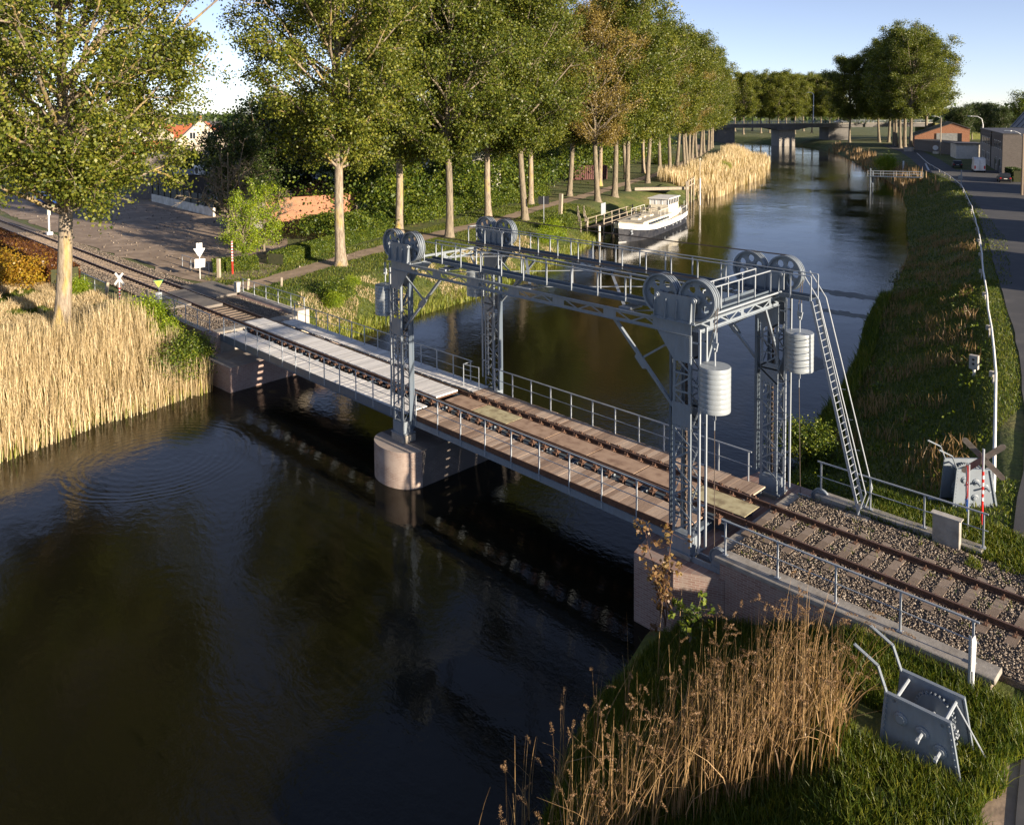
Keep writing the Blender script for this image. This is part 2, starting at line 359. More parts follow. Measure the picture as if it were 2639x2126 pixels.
def height(X, Y):
    X = np.asarray(X, float); Y = np.asarray(Y, float)
    d = sdist(X, Y); wd = np.where(X > -35-0.42*Y.clip(0), np.where(Y > 6, 7.2, 6.2), 6.5)
    t = np.clip(d/wd, 0, 1); s = np.where(X > -35-0.42*Y.clip(0), t, 1-(1-t)**1.6)
    h = np.where(d > 0, -2.95+2.6*s, -2.95-np.clip(-d*0.5, 0, 1.6))
    rough = vnoise(X, Y, 1.7)*0.10+vnoise(X, Y, 5, 2)*0.12
    flat = np.clip((np.abs(Y)-3.2)/1.5, 0, 1)*1.0
    h = h+rough*np.clip(d, 0, 1)*np.clip((wd+1-d)/2, 0.12, 1)*flat
    far = np.clip((np.hypot(X+60, Y-60)-500)/2000, 0, 1)
    h = h+np.where(d > 20, far*6*(1+vnoise(X, Y, 260)), 0)
    # keep the ground below the track bed and the abutments
    bed = (np.abs(Y) < 3.0) & (((X > -12.4) & (X < -5.2)) | ((X > -56) & (X < -45)))
    h = np.where(bed & (h > -0.6), -0.6, h)
    return h
def hz_(x, y): return float(height(np.array([x]), np.array([y]))[0])
def axis(segs):
    out = []
    for a, b, st in segs: out += list(np.arange(a, b, st))
    return np.array(out+[segs[-1][1]])
gx = axis([(-4000,-800,200),(-800,-400,25),(-400,-180,7),(-180,-95,2.2),(-95,-62,1.1),(-62,-40,0.55),(-40,-16,1.1),(-16,0,0.4),(0,20,1.5),(20,100,8),(100,800,70),(800,3000,200)])
gy = axis([(-400,-60,30),(-60,-20,3),(-20,26,0.55),(26,90,1.0),(90,220,2.2),(220,420,5),(420,900,25),(900,4500,200)])
GX, GY = np.meshgrid(gx, gy); GZ = height(GX, GY)
V = np.stack([GX, GY, GZ], -1).reshape(-1, 3); nxg = len(gx)
ii = (np.arange(len(gy)-1)[:, None]*nxg+np.arange(nxg-1)).ravel()
g = npmesh('ground', V, np.stack([ii, ii+1, ii+nxg+1, ii+nxg], 1), groundm); tag(g, kind='structure')
g.data.polygons.foreach_set('use_smooth', [True]*len(g.data.polygons))
wv = [(-420,-90,WZ),(40,-90,WZ),(40,420,WZ),(-420,420,WZ)]
wt = MB().add(wv, [(0,1,2,3)]).build('water', waterm); tag(wt, kind='structure')
def sheet(name, pts, halfw, mat, dz, step=1.0, n=6, kind='structure', zfix=None, edge=0.25):
    # a strip draped on the ground along a centre line; pts (x, y) or (x, y, halfwidth)
    P = [Vector((p[0], p[1], 0)) for p in pts]; H = [p[2] if len(p) > 2 else halfw for p in pts]
    C_, W_ = [], []
    for i in range(len(P)-1):
        m_ = max(1, int((P[i+1]-P[i]).length/step))
        for k in range(m_): C_.append(P[i].lerp(P[i+1], k/m_)); W_.append(H[i]+(H[i+1]-H[i])*k/m_)
    C_.append(P[-1]); W_.append(H[-1]); rnd = random.Random(len(name)+5)
    V = []
    for i, c in enumerate(C_):
        d = (C_[min(i+1, len(C_)-1)]-C_[max(i-1, 0)]).normalized(); s = Vector((-d.y, d.x, 0))
        wa = W_[i]+rnd.uniform(-edge, edge)*0.5
        for k in range(n+1): V.append(c+s*wa*(2*k/n-1))
    V = np.array([tuple(v) for v in V])
    V[:, 2] = (height(V[:, 0], V[:, 1]) if zfix is None else zfix)+dz
    F = [(i*(n+1)+k, i*(n+1)+k+1, (i+1)*(n+1)+k+1, (i+1)*(n+1)+k) for i in range(len(C_)-1) for k in range(n)]
    o = npmesh(name, V, F, mat); o.data.polygons.foreach_set('use_smooth', [True]*len(F)); return tag(o, kind=kind)
PATH = [(-63,-40),(-60,-22),(-58,-11),(-56.2,-4.5),(-56.3,-2.6)]
PATH2 = [(-56.6,2.7),(-57.2,7),(-58.8,11),(-61,16),(-65.4,29.5),(-67.6,37),(-69.6,45),(-73.6,54.5),(-80.5,74.8),(-88,94),(-96,116),(-112,150),(-135,195),(-165,240)]
sheet('dirt_path', PATH, 1.25, pathm, 0.05, edge=0.5); sheet('dirt_path', PATH2, 1.15, pathm, 0.05, edge=0.5)
# bare lot beside the line, and a strip of dirt south of the rails
LOT = [(-59.8,5.4,2.6),(-66,7.4,5.0),(-74,10,7.6),(-86,11.8,9.5),(-100,13,9.5),(-122,13.5,10),(-150,14,9)]
sheet('dirt_lot', LOT, 3, dirt, 0.04, step=2, n=10, edge=1.2)
# road on the right bank
ROADL = [(-5.9,1.6),(-6.4,5),(-7.3,10),(-8.9,17.3),(-10.6,24.1),(-12.9,32.1),(-16.4,43.5),(-22.5,64),(-29.5,86.8),(-39.5,117.5),(-47.5,136),(-60,160),(-74,195),(-90,232),(-112,275)]
def off(pl, k):
    out = []
    for i, p in enumerate(pl):
        a = Vector(pl[max(i-1, 0)]); b = Vector(pl[min(i+1, len(pl)-1)]); d = (b-a).normalized(); out.append((p[0]+d.y*k, p[1]-d.x*k))
    return out
rc = off(ROADL, 3.0)
sheet('road', [(0.4,-22,3.0),(-0.3,-8,3.0),(-1.9,0,2.8)]+[(p[0], p[1], 3.0) for p in rc[1:8]]+[(p[0], p[1], 3.2) for p in rc[8:]], 3, asph, 0.07, step=2, edge=0.12)
sheet('worn_asphalt_apron', [(-4.9,2.0,1.2),(-4.7,3.5,1.75),(-4.9,5.0,1.4)], 1.2, asphl, 0.10, step=0.5, edge=0.5)
sheet('road_forecourt', [(-18,60,4),(-25,92,5),(-32,118,6),(-41,141,6.5),(-51,165,6)], 5, asph, 0.055, step=3)
sheet('dirt_verge', [(-2.6,-14,1.6),(-3.0,-9,1.3),(-3.3,-6,.9),(-3.2,-3.4,.8)], 1, dirt, 0.03, step=.4, edge=.7)
# kerb-line stripe
wl = simple('road_marking', (0.7, 0.7, 0.68), (0.55, 0.55, 0.53), 2, 0.6)
for a, b in (((-58,157.5),(-66,180)), ((-64,155+5),(-73,186))):
    sheet('road_marking', [a, b], 0.18, wl, 0.095, step=3, n=1, edge=0)
# ballast beds and level crossing
def bed(name, x0, x1, y0, y1, zt, zb, mat):
    return tag(MB().box(x0, x1, y0, y1, zb, zt).build(name, mat), kind='structure')
bed('ballast_bed', -11.95, -2.0, -2.62, 2.45, -0.20, -1.2, ballm)
bed('ballast_bed', -56.6, -45.55, -2.75, 2.6, -0.20, -1.2, ballm)
bed('ballast_bed', -170, -56.6, -2.2, 2.2, -0.235, -0.7, ballm)
bed('level_crossing', -57.9, -51.6, -0.68, 0.64, -0.03, -0.3, asphl)
bed('level_crossing', -58.2, -53.2, -3.4, -0.84, -0.05, -0.4, asphl)
bed('level_crossing', -59.2, -54.0, 0.86, 3.4, -0.05, -0.4, asphl)
# ------------------------------------------------------------------ brick and concrete works
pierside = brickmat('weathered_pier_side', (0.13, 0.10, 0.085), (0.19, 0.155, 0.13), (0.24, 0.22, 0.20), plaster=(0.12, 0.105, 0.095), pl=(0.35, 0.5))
t = thing('bridge_pier', 'rounded brick pier standing in the canal under the left end of the lifting gantry', 'pier', (-27.2, -0.3, WZ))
pl = []
for k in range(33):
    a = math.pi+math.pi*k/32; pl.append((-27.15+1.42*math.cos(a), -2.85+1.0*math.sin(a)))
for k in range(13):
    a = math.pi*k/12; pl.append((-27.15+1.42*math.cos(a), 2.6+1.0*math.sin(a)))
nose = [p for p in pl if p[1] < -2.84]; body = [(-28.57, -2.84), (-25.73, -2.84)]+[p for p in pl if p[1] > 2.5]
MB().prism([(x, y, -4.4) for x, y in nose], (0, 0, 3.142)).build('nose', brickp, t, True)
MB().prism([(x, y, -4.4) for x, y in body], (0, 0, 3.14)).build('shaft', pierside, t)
for s in (-1, 1): MB().box(-27.62, -26.78, s*2.35, s*3.03, -1.26, -0.95).build('pedestal', conc, t, bevel=0.02)
MB().box(-28.15, -26.15, -1.1, 1.1, -1.27, -0.86).build('bearing_block', conc, t, bevel=0.02)
t = thing('left_abutment', 'stepped brick bridge abutment at the reed covered left bank', 'abutment', (-44.5, 0, WZ))
MB().prism([(x, y, -4.4) for x, y in ((-45.6,-3.6),(-42.15,-3.42),(-42.55,4.0),(-45.6,4.2))], (0, 0, 3.0)).build('step', brick, t)
MB().box(-46.1, -45.3, -2.65, 2.65, -1.42, -0.15).build('back_wall', conc, t)
MB().box(-46.2, -45.1, -3.2, -2.55, -1.42, -0.18).build('wing_pillar', brick, t, bevel=0.02)
MB().box(-46.0, -45.2, 2.62, 3.45, -1.42, 0.18).build('wing_pillar', brickc, t, bevel=0.02)
MB().box(-56.3, -46.2, -3.15, -2.72, -2.2, -0.14).build('wing_wall', brick, t)
MB().box(-54.1, -46.0, 2.62, 2.98, -2.2, -0.22).build('wing_wall', brick, t)
MB().box(-54.1, -45.3, 2.98, 3.4, -1.2, -0.02).build('coping', concp, t, bevel=0.02)
MB().box(-43.9, -43.1, -1.0, 1.0, -1.42, -0.75).build('bearing_block', conc, t)
t = thing('right_abutment', 'purple brown brick abutment under the right end of the gantry', 'abutment', (-13, 0, WZ))
MB().prism([(x, y, -4.4) for x, y in ((-14.6,-2.4),(-14.3,-3.75),(-12.9,-3.75),(-11.6,-3.14),(-11.5,3.9),(-14.3,3.9),(-14.6,2.4))], (0, 0, 3.76)).build('front_block', brick, t)
MB().box(-12.3, -11.9, -2.6, 2.4, -0.7, -0.23).build('back_wall', conc, t)
MB().box(-13.6, -12.8, -3.05, -2.3, -0.645, -0.5).build('pedestal', conc, t, bevel=0.02)
MB().box(-13.6, -12.8, 2.3, 3.05, -0.645, -0.5).build('pedestal', conc, t, bevel=0.02)
MB().prism([(-11.75,-3.12,-0.16),(-11.75,-3.12,-3.4),(-8.5,-3.12,-2.6),(-4.9,-3.12,-1.2),(-4.9,-3.12,-0.16)], (0, 0.42, 0)).build('wing_wall', brick, t)
MB().prism([(-11.9,-3.2,-0.16),(-11.75,-2.62,-0.16),(-4.8,-2.62,-0.16),(-4.8,-3.2,-0.16)], (0, 0, 0.14)).build('coping', conc, t, bevel=0.02)
MB().box(-11.55, -6.6, 2.52, 2.95, -1.6, -0.05).build('wing_wall', conc, t, bevel=0.02)
MB().box(-10.4, -9.7, 2.05, 2.5, -0.5, -0.17).build('ladder_footing', conc, t, bevel=0.02)
# ------------------------------------------------------------------ rails, sleepers, ballast
def rail_mesh(x0, x1, y, z1=0.0):
    m_ = MB()
    pr = [(-.065,-.15),(.065,-.15),(.065,-.135),(.012,-.12),(.012,-.045),(.036,-.035),(.036,0),(-.036,0),(-.036,-.035),(-.012,-.045),(-.012,-.12),(-.065,-.135)]
    return m_.prism([(x0, y+a, z1+b) for a, b in pr], (x1-x0, 0, 0))
def add_rails(t, x0, x1):
    for s in (-1, 1):
        r = rail_mesh(x0, x1, s*0.7525).build('rail', rust, t)
        r.data.materials.append(railtop)
        for p in r.data.polygons:
            if p.normal.z > 0.9: p.material_index = 1
sp = MB().box(-.12, .12, -.03, .03, -.004, .006)
for (dx, dy) in ((-.08, .0), (.08, .0)):
    sp.box(dx-.04, dx+.04, -.05, .05, 0, .02); sp.tube((dx, 0, .02), (dx, 0, .075), .018, 6)
spike = sp.build('rail_spike', rustpale); COL.objects.unlink(spike)
def spikes(t, xs, ys, z):
    for x in xs:
        for y in ys:
            c = spike.copy(); COL.objects.link(c); c.parent = t; c.location = Vector((x, y, z))+Vector(unoff(t)); c.rotation_euler = (0, 0, 1.57)
t = thing('railway_track', 'rusty rails on wooden sleepers in stone ballast right of the bridge', 'railway track', (-8, 0, -0.15))
add_rails(t, -12.2, 14)
rnd = random.Random(3)
xs = [-12.0]+[-11.35+i*0.64 for i in range(11)]
for i, x in enumerate(xs):
    m_ = MB(); a = rnd.uniform(-.03, .03); y0, y1 = -1.3+rnd.uniform(-.1, .1), 1.3+rnd.uniform(-.1, .1)
    for k in range(4):
        ya, yb = y0+(y1-y0)*k/4, y0+(y1-y0)*(k+1)/4; o_ = [rnd.uniform(-.012, .012) for _ in range(4)]
        m_.add([(x-.13+a*ya+o_[0], ya, -.3), (x+.13+a*ya+o_[1], ya, -.3), (x+.13+a*yb+o_[1], yb, -.3), (x-.13+a*yb+o_[0], yb, -.3),
                (x-.13+a*ya+o_[0], ya, -.155), (x+.13+a*ya+o_[1], ya, -.155), (x+.13+a*yb+o_[1], yb, -.155), (x-.13+a*yb+o_[0], yb, -.155)],
               [(0,3,2,1),(4,5,6,7),(0,1,5,4),(1,2,6,5),(2,3,7,6),(3,0,4,7)])
    m_.build('sleeper', sleeper, t)
spikes(t, xs, (-.88, -.62, .62, .88), -.155)
t = thing('railway_track', 'curving rails running off through the level crossing on the left', 'railway track', (-60, 0, -0.15))
add_rails(t, -170, -45.9)
lx = [-46.6-i*0.62 for i in range(8)]+[-59-i*0.65 for i in range(58)]
for x in lx: MB().box(x-.12, x+.12, -1.3, 1.3, -.3, -.16 if x > -57 else -.175).build('sleeper', sleeper, t)
spikes(t, lx[:8], (-.88, .88), -.16)
def stones(name, n, x0, x1, y0, y1, z, s0, s1, mat, seed, avoid=None):
    r = np.random.default_rng(seed); c = np.stack([r.uniform(x0, x1, n), r.uniform(y0, y1, n), np.full(n, z)], 1)
    if avoid is not None: c = c[~avoid(c[:, 0], c[:, 1])]; n = len(c)
    base = np.array([(1,0,0),(0,1,0),(-1,0,0),(0,-1,0),(0,0,.8),(0,0,-.8)], float)
    V = base[None]*r.uniform(.6, 1.25, (n, 6, 1)); a = r.uniform(0, 6.28, n); b = r.uniform(-.7, .7, n)
    ca, sa, cb, sb = np.cos(a), np.sin(a), np.cos(b), np.sin(b)
    x = V[..., 0]*cb[:, None]+V[..., 2]*sb[:, None]; zz = -V[..., 0]*sb[:, None]+V[..., 2]*cb[:, None]
    V = np.stack([x*ca[:, None]-V[..., 1]*sa[:, None], x*sa[:, None]+V[..., 1]*ca[:, None], zz], -1)
    V = V*r.uniform(s0, s1, (n, 1, 1))*r.uniform(.75, 1.2, (n, 1, 3))+c[:, None, :]+np.array([0, 0, 1])*r.uniform(-.01, .03, (n, 1, 1))
    F = np.array([(0,1,4),(1,2,4),(2,3,4),(3,0,4),(1,0,5),(2,1,5),(3,2,5),(0,3,5)])
    F = (F[None]+np.arange(n)[:, None, None]*6).reshape(-1, 3)
    return npmesh(name, V.reshape(-1, 3), F, mat)
stonem = leafmat('ballast_stone', [(0.09, 0.068, 0.05), (0.19, 0.15, 0.115), (0.34, 0.285, 0.225)], 0, 3)
def av(x, y):
    s = np.zeros(x.shape, bool)
    for q in xs: s |= (np.abs(x-q) < .13) & (np.abs(y) < 1.33)
    return s | (np.abs(np.abs(y)-.7525) < .05)
tag(stones('ballast_stones', 24000, -11.9, -4.3, -2.6, 2.4, -.188, .016, .04, stonem, 1, av), 'grey and beige ballast stones heaped between and beside the sleepers', 'gravel', kind='stuff')
tag(stones('ballast_stones', 9000, -53, -45.7, -2.7, 2.6, -.19, .025, .05, stonem, 2, lambda x, y: (np.abs(y) < .64) | (np.abs(np.abs(y)-.7525) < .05)), 'fine grey ballast stones beside the rails left of the bridge', 'gravel', kind='stuff')
tag(stones('ballast_stones', 14000, -100, -58.5, -2.3, 2.3, -.225, .03, .06, stonem, 3, lambda x, y: (np.abs(np.abs(y)-.7525) < .07)), 'brown dusty ballast stones along the rails beside the bare lot', 'gravel', kind='stuff')
tag(stones('lot_stones', 500, -125, -60, 3, 20, -.27, .04, .13, stonem, 4), 'loose stones scattered over the bare dirt lot', 'stones', kind='stuff')
# ------------------------------------------------------------------ gantry
GC = -20.2
gan = thing('lifting_gantry', 'blue grey riveted steel gantry with four lattice towers over the railway bridge', 'gantry', (GC, 0, -0.9))
ZT, ZB = 6.48, 6.12
def rivets(m_, pts, r=0.014, ax=(0, -1, 0)):
    for p in pts: m_.lathe(p, [(r, 0), (r*.7, r*.7), (0.001, r)], ax, 6)
def make_tower(sx, sy):
    X = lambda a: GC+sx*a
    Y = lambda b: sy*b
    zb = -0.9 if sx < 0 else -0.5
    t = MB(); a0, a1, b0, b1 = 6.73, 7.35, 2.42, 2.95; L = 0.085; th = 0.012
    for a, da in ((a0, 1), (a1, -1)):
        for b, db in ((b0, 1), (b1, -1)):
            t.box(X(a), X(a+da*L), Y(b), Y(b+db*th), zb+0.02, 6.1)
            t.box(X(a), X(a+da*th), Y(b+db*th), Y(b+db*L), zb+0.02, 6.1)
    lac = MB(); z0, z1 = zb+0.5, 5.5; n = 10; st = (z1-z0)/n; w = 0.05
    for b, o in ((b0-.008, 0), (b1+.008, 1)):
        for k in range(n):
            za, zc = z0+k*st, z0+(k+1)*st; p, q = (a0, a1) if (k+o) % 2 else (a1, a0)
            lac.bar((X(p), Y(b), za+.05), (X(q), Y(b), zc-.05), 0.012, w)
            lac.bar((X(a0), Y(b), za), (X(a1), Y(b), za), 0.012, w)
    for a in (a0-.008, a1+.008):
        for k in range(n):
            st2 = (z1-z0)/n; za = z0+k*st2; zc = za+st2; p, q = (b0, b1) if k % 2 else (b1, b0)
            lac.bar((X(a), Y(p+.02*(1 if p == b0 else -1)), za), (X(a), Y(q+.02*(1 if q == b0 else -1)), zc), 0.012, w*.9, (1, 0, 0))
    tw = t.build('tower', steel, gan)
    lac.build('lacing', steel, tw)
    MB().box(X(a0-.02), X(a1+.02), Y(b0-.02), Y(b1+.02), zb+.02, zb+.5).box(X(a0-.1), X(a1+.1), Y(b0-.08), Y(b1+.08), zb-.03, zb+.02).build('base_casing', steel, tw)
    gp = MB()
    for b, s in ((b1+.014, -1), (b0-.014, 1)):
        if s > 0: gp.build('gusset_plate', steel, tw); gp = MB()
        # top gusset with tapered inner edge, and the collar plate lower down
        gp.prism([(X(a1+.01), Y(b), 6.1), (X(a1+.01), Y(b), 5.3), (X(a0+.05), Y(b), 5.3), (X(a0-.55), Y(b), 6.1)], (0, sy*.012, 0))
        MB().box(X(a0-.01), X(a1+.01), Y(b), Y(b+.012), 3.35, 4.05).build('collar_plate', steel, tw)
    rv = []
    for k in range(12): rv += [(X(a1-.03), Y(b1+.026), 5.35+k*.062), (X(a0+.12), Y(b1+.026), 5.35+k*.062)]
    for k in range(14): rv.append((X(a1-.05-k*.09), Y(b1+.026), 6.07))
    gp.build('gusset_plate', steel, tw); gp = MB(); rivets(gp, rv, .013, (0, sy, 0)); gp.build('rivets', steel, tw)
    gr = MB()  # counterweight guide bars with distance brackets
    for b in (2.5, 2.86):
        gr.box(X(7.56), X(7.62), Y(b-.03), Y(b+.03), 0.1 if sx < 0 else -0.35, 6.35)
    for z in np.arange(0.9, 6, 1.25): gr.box(X(7.35), X(7.6), Y(2.47), Y(2.53), z, z+.04).box(X(7.35), X(7.6), Y(2.83), Y(2.89), z, z+.04)
    gr.build('guide_rail', galv, tw)
    ir = MB()
    ir.box(X(6.45), X(6.55), Y(2.5), Y(2.56), zb+.6, 5.6).box(X(6.47), X(6.53), Y(2.56), Y(2.75), zb+.6, 5.6)
    for z in np.arange(0.4, 5.6, 1.1): ir.box(X(6.5), X(6.74), Y(2.52), Y(2.58), z, z+.06)
    ir.build('guide_rail', steel_d, tw)
    # chain and rack hanging inside the tower
    ch = MB(); zz = zb+.6
    while zz < 5.6: ch.box(X(7.0), X(7.06), Y(2.66), Y(2.72), zz, zz+.11); ch.box(X(7.02), X(7.04), Y(2.63), Y(2.75), zz+.11, zz+.17); zz += .17
    ch.build('drive_chain', rope, tw)
    # portal knee brace towards the span middle
    br = MB(); br.bar((X(4.35), Y(2.72), 6.08), (X(6.78), Y(2.72), 3.62), .1, .09); br.bar((X(5.45), Y(2.72), 5.02), (X(6.85), Y(2.72), 5.98), .06, .06)
    br.prism([(X(5.62), Y(2.78), 4.98), (X(5.3), Y(2.78), 5.2), (X(5.2), Y(2.78), 5.02), (X(5.5), Y(2.78), 4.7), (X(5.78), Y(2.78), 4.75)], (0, sy*.012, 0))
    br.build('knee_brace', steel, gan)
    # brace in the cross direction
    br = MB(); br.bar((X(7.32), Y(2.46), 4.35), (X(7.32), Y(1.55), 6.1), .09, .08)
    br.build('knee_brace', steel, gan)
    # sheave housing: two cheek plates with ribs over a foot plate
    h = MB()
    for b in (2.95, 2.43):
        h.prism([(X(6.04), Y(b), 6.5), (X(6.08), Y(b), 7.22), (X(6.15), Y(b), 7.27), (X(7.44), Y(b), 7.27), (X(7.5), Y(b), 7.22), (X(7.46), Y(b), 6.5)], (0, sy*.015, 0))
    for a in (6.1, 6.5, 6.88, 7.38):
        for b, s in ((2.965, 1), (2.43, -1)):
            h.prism([(X(a), Y(b), 6.52), (X(a), Y(b+s*.12), 6.52), (X(a), Y(b+s*.05), 7.1), (X(a), Y(b), 7.15)], (sx*.014, 0, 0))
    h.box(X(5.95), X(7.55), Y(2.36), Y(3.07), 6.482, 6.505)
    h.box(X(5.98), X(7.5), Y(2.975), Y(3.02), 6.505, 6.55)
    rvs = [(X(6.12+k*.095), Y(2.968), 6.62) for k in range(14)]+[(X(6.12+k*.095), Y(2.968), 6.70) for k in range(14)]
    rivets(h, rvs, .010, (0, sy, 0))
    h.build('sheave_housing', steel, gan)
    for a in (6.17, 7.46):
        ax_ = MB(); ax_.tube((X(a), Y(2.36), 7.18), (X(a), Y(3.03), 7.18), .045, 10); ax_.tube((X(a), Y(2.4), 7.18), (X(a), Y(2.47), 7.18), .085, 10)
        ax_.tube((X(a), Y(2.965), 7.18), (X(a), Y(2.99), 7.18), .085, 10); ax_.build('sheave_axle', galv, gan)
def sheave_mb():
    m_ = MB(); R, n6 = .56, 6; hr, hc = .128, .355
    for face in (-.05, .05):
        for k in range(n6):
            t0 = 2*math.pi*k/n6; dt = 2*math.pi/n6; ri = .12; pts = []
            for j in range(6): a = t0+dt*j/6; pts.append((R*math.cos(a), R*math.sin(a)))
            for j in range(3): r = R+(ri-R)*j/3; a = t0+dt; pts.append((r*math.cos(a), r*math.sin(a)))
            for j in range(3): a = t0+dt*(1-j/3); pts.append((ri*math.cos(a), ri*math.sin(a)))
            for j in range(3): r = ri+(R-ri)*j/3; pts.append((r*math.cos(t0), r*math.sin(t0)))
            cx, cz = hc*math.cos(t0+dt/2), hc*math.sin(t0+dt/2); hp = []
            for x, z in pts:
                a = math.atan2(z-cz, x-cx); hp.append((cx+hr*math.cos(a), cz+hr*math.sin(a)))
            m = len(pts); m_.add([(x, face, z) for x, z in pts]+[(x, face, z) for x, z in hp], [(i, (i+1) % m, m+(i+1) % m, m+i) for i in range(m)])
            if face > 0: m_.add([(x, -.05, z) for x, z in hp]+[(x, .05, z) for x, z in hp], [(i, (i+1) % m, m+(i+1) % m, m+i) for i in range(m)])
    m_.lathe((0, 0, 0), [(.0, -.16), (.12, -.16), (.12, .16), (.0, .16)], (0, 1, 0), 16)
    prof = [(R, -.05), (R, -.15), (.62, -.16), (.62, -.13), (.575, -.12), (.575, -.09), (.615, -.08), (.615, -.03), (.575, -.02), (.575, .02), (.615, .03), (.615, .08), (.575, .09), (.575, .12), (.62, .13), (.62, .16), (R, .15), (R, .05)]
    m_.lathe((0, 0, 0), prof, (0, 1, 0), 40); return m_
sh0 = sheave_mb().build('sheave', steel, None, True); first = True
for sx in (-1, 1):
    for sy in (-1, 1):
        make_tower(sx, sy)
        for a in (6.17, 7.46):
            c = sh0 if first else sh0.copy()
            if not first: COL.objects.link(c)
            first = False; c.parent = gan; c.location = Vector((GC+sx*a, sy*2.70, 7.18))-gan.location; c.rotation_euler = (0, random.uniform(0, 1), 0)
def lattice(m_, p0, p1, zt, zb, n, yoff, wch=.11, plates=(), w=.045):
    # chords as angles, single lattice between, p0/p1 are (x, y) ends
    p0 = Vector(p0); p1 = Vector(p1); d = p1-p0
    for z in (zt-.012, zb+.0): m_.bar((p0.x, p0.y, z), (p1.x, p1.y, z), wch, .014)
    for z in (zt-.06, zb+.045): m_.bar((p0.x, p0.y, z), (p1.x, p1.y, z), .014, .085)
    for k in range(n):
        a = p0+d*(k/n); b = p0+d*((k+1)/n); za, zb_ = (zb+.06, zt-.08) if k % 2 else (zt-.08, zb+.06)
        m_.bar((a.x, a.y, za), (b.x, b.y, zb_), .012, w)
    for u in plates:
        a = p0+d*(u-.017); b = p0+d*(u+.017); m_.bar((a.x, a.y, (zt+zb)/2), (b.x, b.y, (zt+zb)/2), .016, zt-zb)
for sy in (-1, 1):
    for b in (2.95,):
        m_ = MB(); lattice(m_, (GC-7.35, sy*b), (GC+7.35, sy*b), ZT, ZB, 27, 0, plates=(.205, .355, .5, .645, .795))
        for s in (-1, 1): m_.box(GC+s*6.0, GC+s*7.36, sy*b-.008, sy*b+.008, ZB, ZT)
        m_.build('main_girder', steel, gan)
for sx in (-1, 1):
    for a in (7.35,):
        m_ = MB(); lattice(m_, (GC+sx*a, -2.42), (GC+sx*a, 2.42), ZT, ZB, 9, 0, plates=(.12, .5, .88)); m_.build('end_girder', steel, gan)
    for s in (-1, 1):
        m_ = MB(); m_.prism([(GC+sx*6.7, s*2.4, 6.3), (GC+sx*6.7, s*1.2, 6.3), (GC+sx*5.6, s*2.4, 6.3)], (0, 0, .012))
        m_.build('corner_gusset', galv, gan)
pb = MB()
for s in (-1, 1):
    pb.bar((GC-.3*s, -2.4, 6.33), (GC+s*4.6, 2.4, 6.33), .11, .012); pb.bar((GC+s*4.6, -2.4, 6.30), (GC+s*6.7, -.2, 6.30), .11, .012)
    pb.bar((GC+s*4.6, 2.4, 6.30), (GC+s*6.7, .2, 6.30), .11, .012); pb.bar((GC+s*4.6, -2.4, 6.27), (GC+s*.2, 2.4, 6.27), .11, .012)
    pb.box(GC+s*4.35, GC+s*4.75, -2.5, -1.75, 6.34, 6.42)
for y in (-2.3, 2.3): pb.box(GC-.35, GC+.35, y-.3, y+.3, 6.345, 6.36)
pb.build('plan_bracing', galv, gan)
def walkway(y0, y1, x0, x1, name='walkway'):
    m_ = MB(); m_.box(x0, x1, y0, y1, 6.56, 6.575)
    for y in (y0, y1): m_.box(x0, x1, y-.012, y+.012, 6.53, 6.66)
    for x in np.arange(x0+.5, x1, 1.5): m_.box(x, x+.05, y0, y1, 6.49, 6.56)
    return m_.build(name, steel_d, gan)
GPOST = []
def grail(pts_rows, xs=None, z=7.35):
    for (p, q, n) in pts_rows:
        r = MB(); r.bar((*p, z), (*q, z), .05, .03); rr = r.build('handrail', galv, gan)
        for k in range(n+1):
            a = Vector((*p, 0)).lerp(Vector((*q, 0)), k/n)
            if any((a.x-u)**2+(a.y-v)**2 < .01 for u, v in GPOST): continue
            GPOST.append((a.x, a.y))
            MB().box(a.x-.02, a.x+.02, a.y-.02, a.y+.02, 6.55, z-.015).build('rail_post', galv, gan)
walkway(-2.22, -1.72, GC-6.1, GC+6.9); walkway(1.95, 2.42, -28.1, -11.55)
m_ = MB(); m_.box(-13.4, -12.93, -1.7, 1.93, 6.56, 6.575)
for x in (-13.4, -12.93): m_.box(x-.012, x+.012, -2.2, 1.93, 6.53, 6.68)
m_.build('walkway', steel_d, gan)
grail([((-26.2, -2.25), (-13.45, -2.25), 11), ((-26.1, -1.7), (-13.45, -1.7), 10), ((-28.1, 1.93), (-13.45, 1.93), 13), ((-28.1, 2.44), (-11.5, 2.44), 14),
       ((-13.42, -1.7), (-13.42, 1.9), 4), ((-12.9, -2.25), (-12.9, 1.93), 4), ((-12.9, 1.93), (-11.5, 1.93), 2), ((-28.1, 1.93), (-28.1, 2.44), 1)])
# drive machinery box midway on the end walkway
MB().box(-13.6, -13.5, -1.5, 0.6, 6.5, 6.62).tube((-12.6, -2.2, 6.66), (-12.6, 2.1, 6.66), .03, 8).build('drive_shaft', galv, gan)
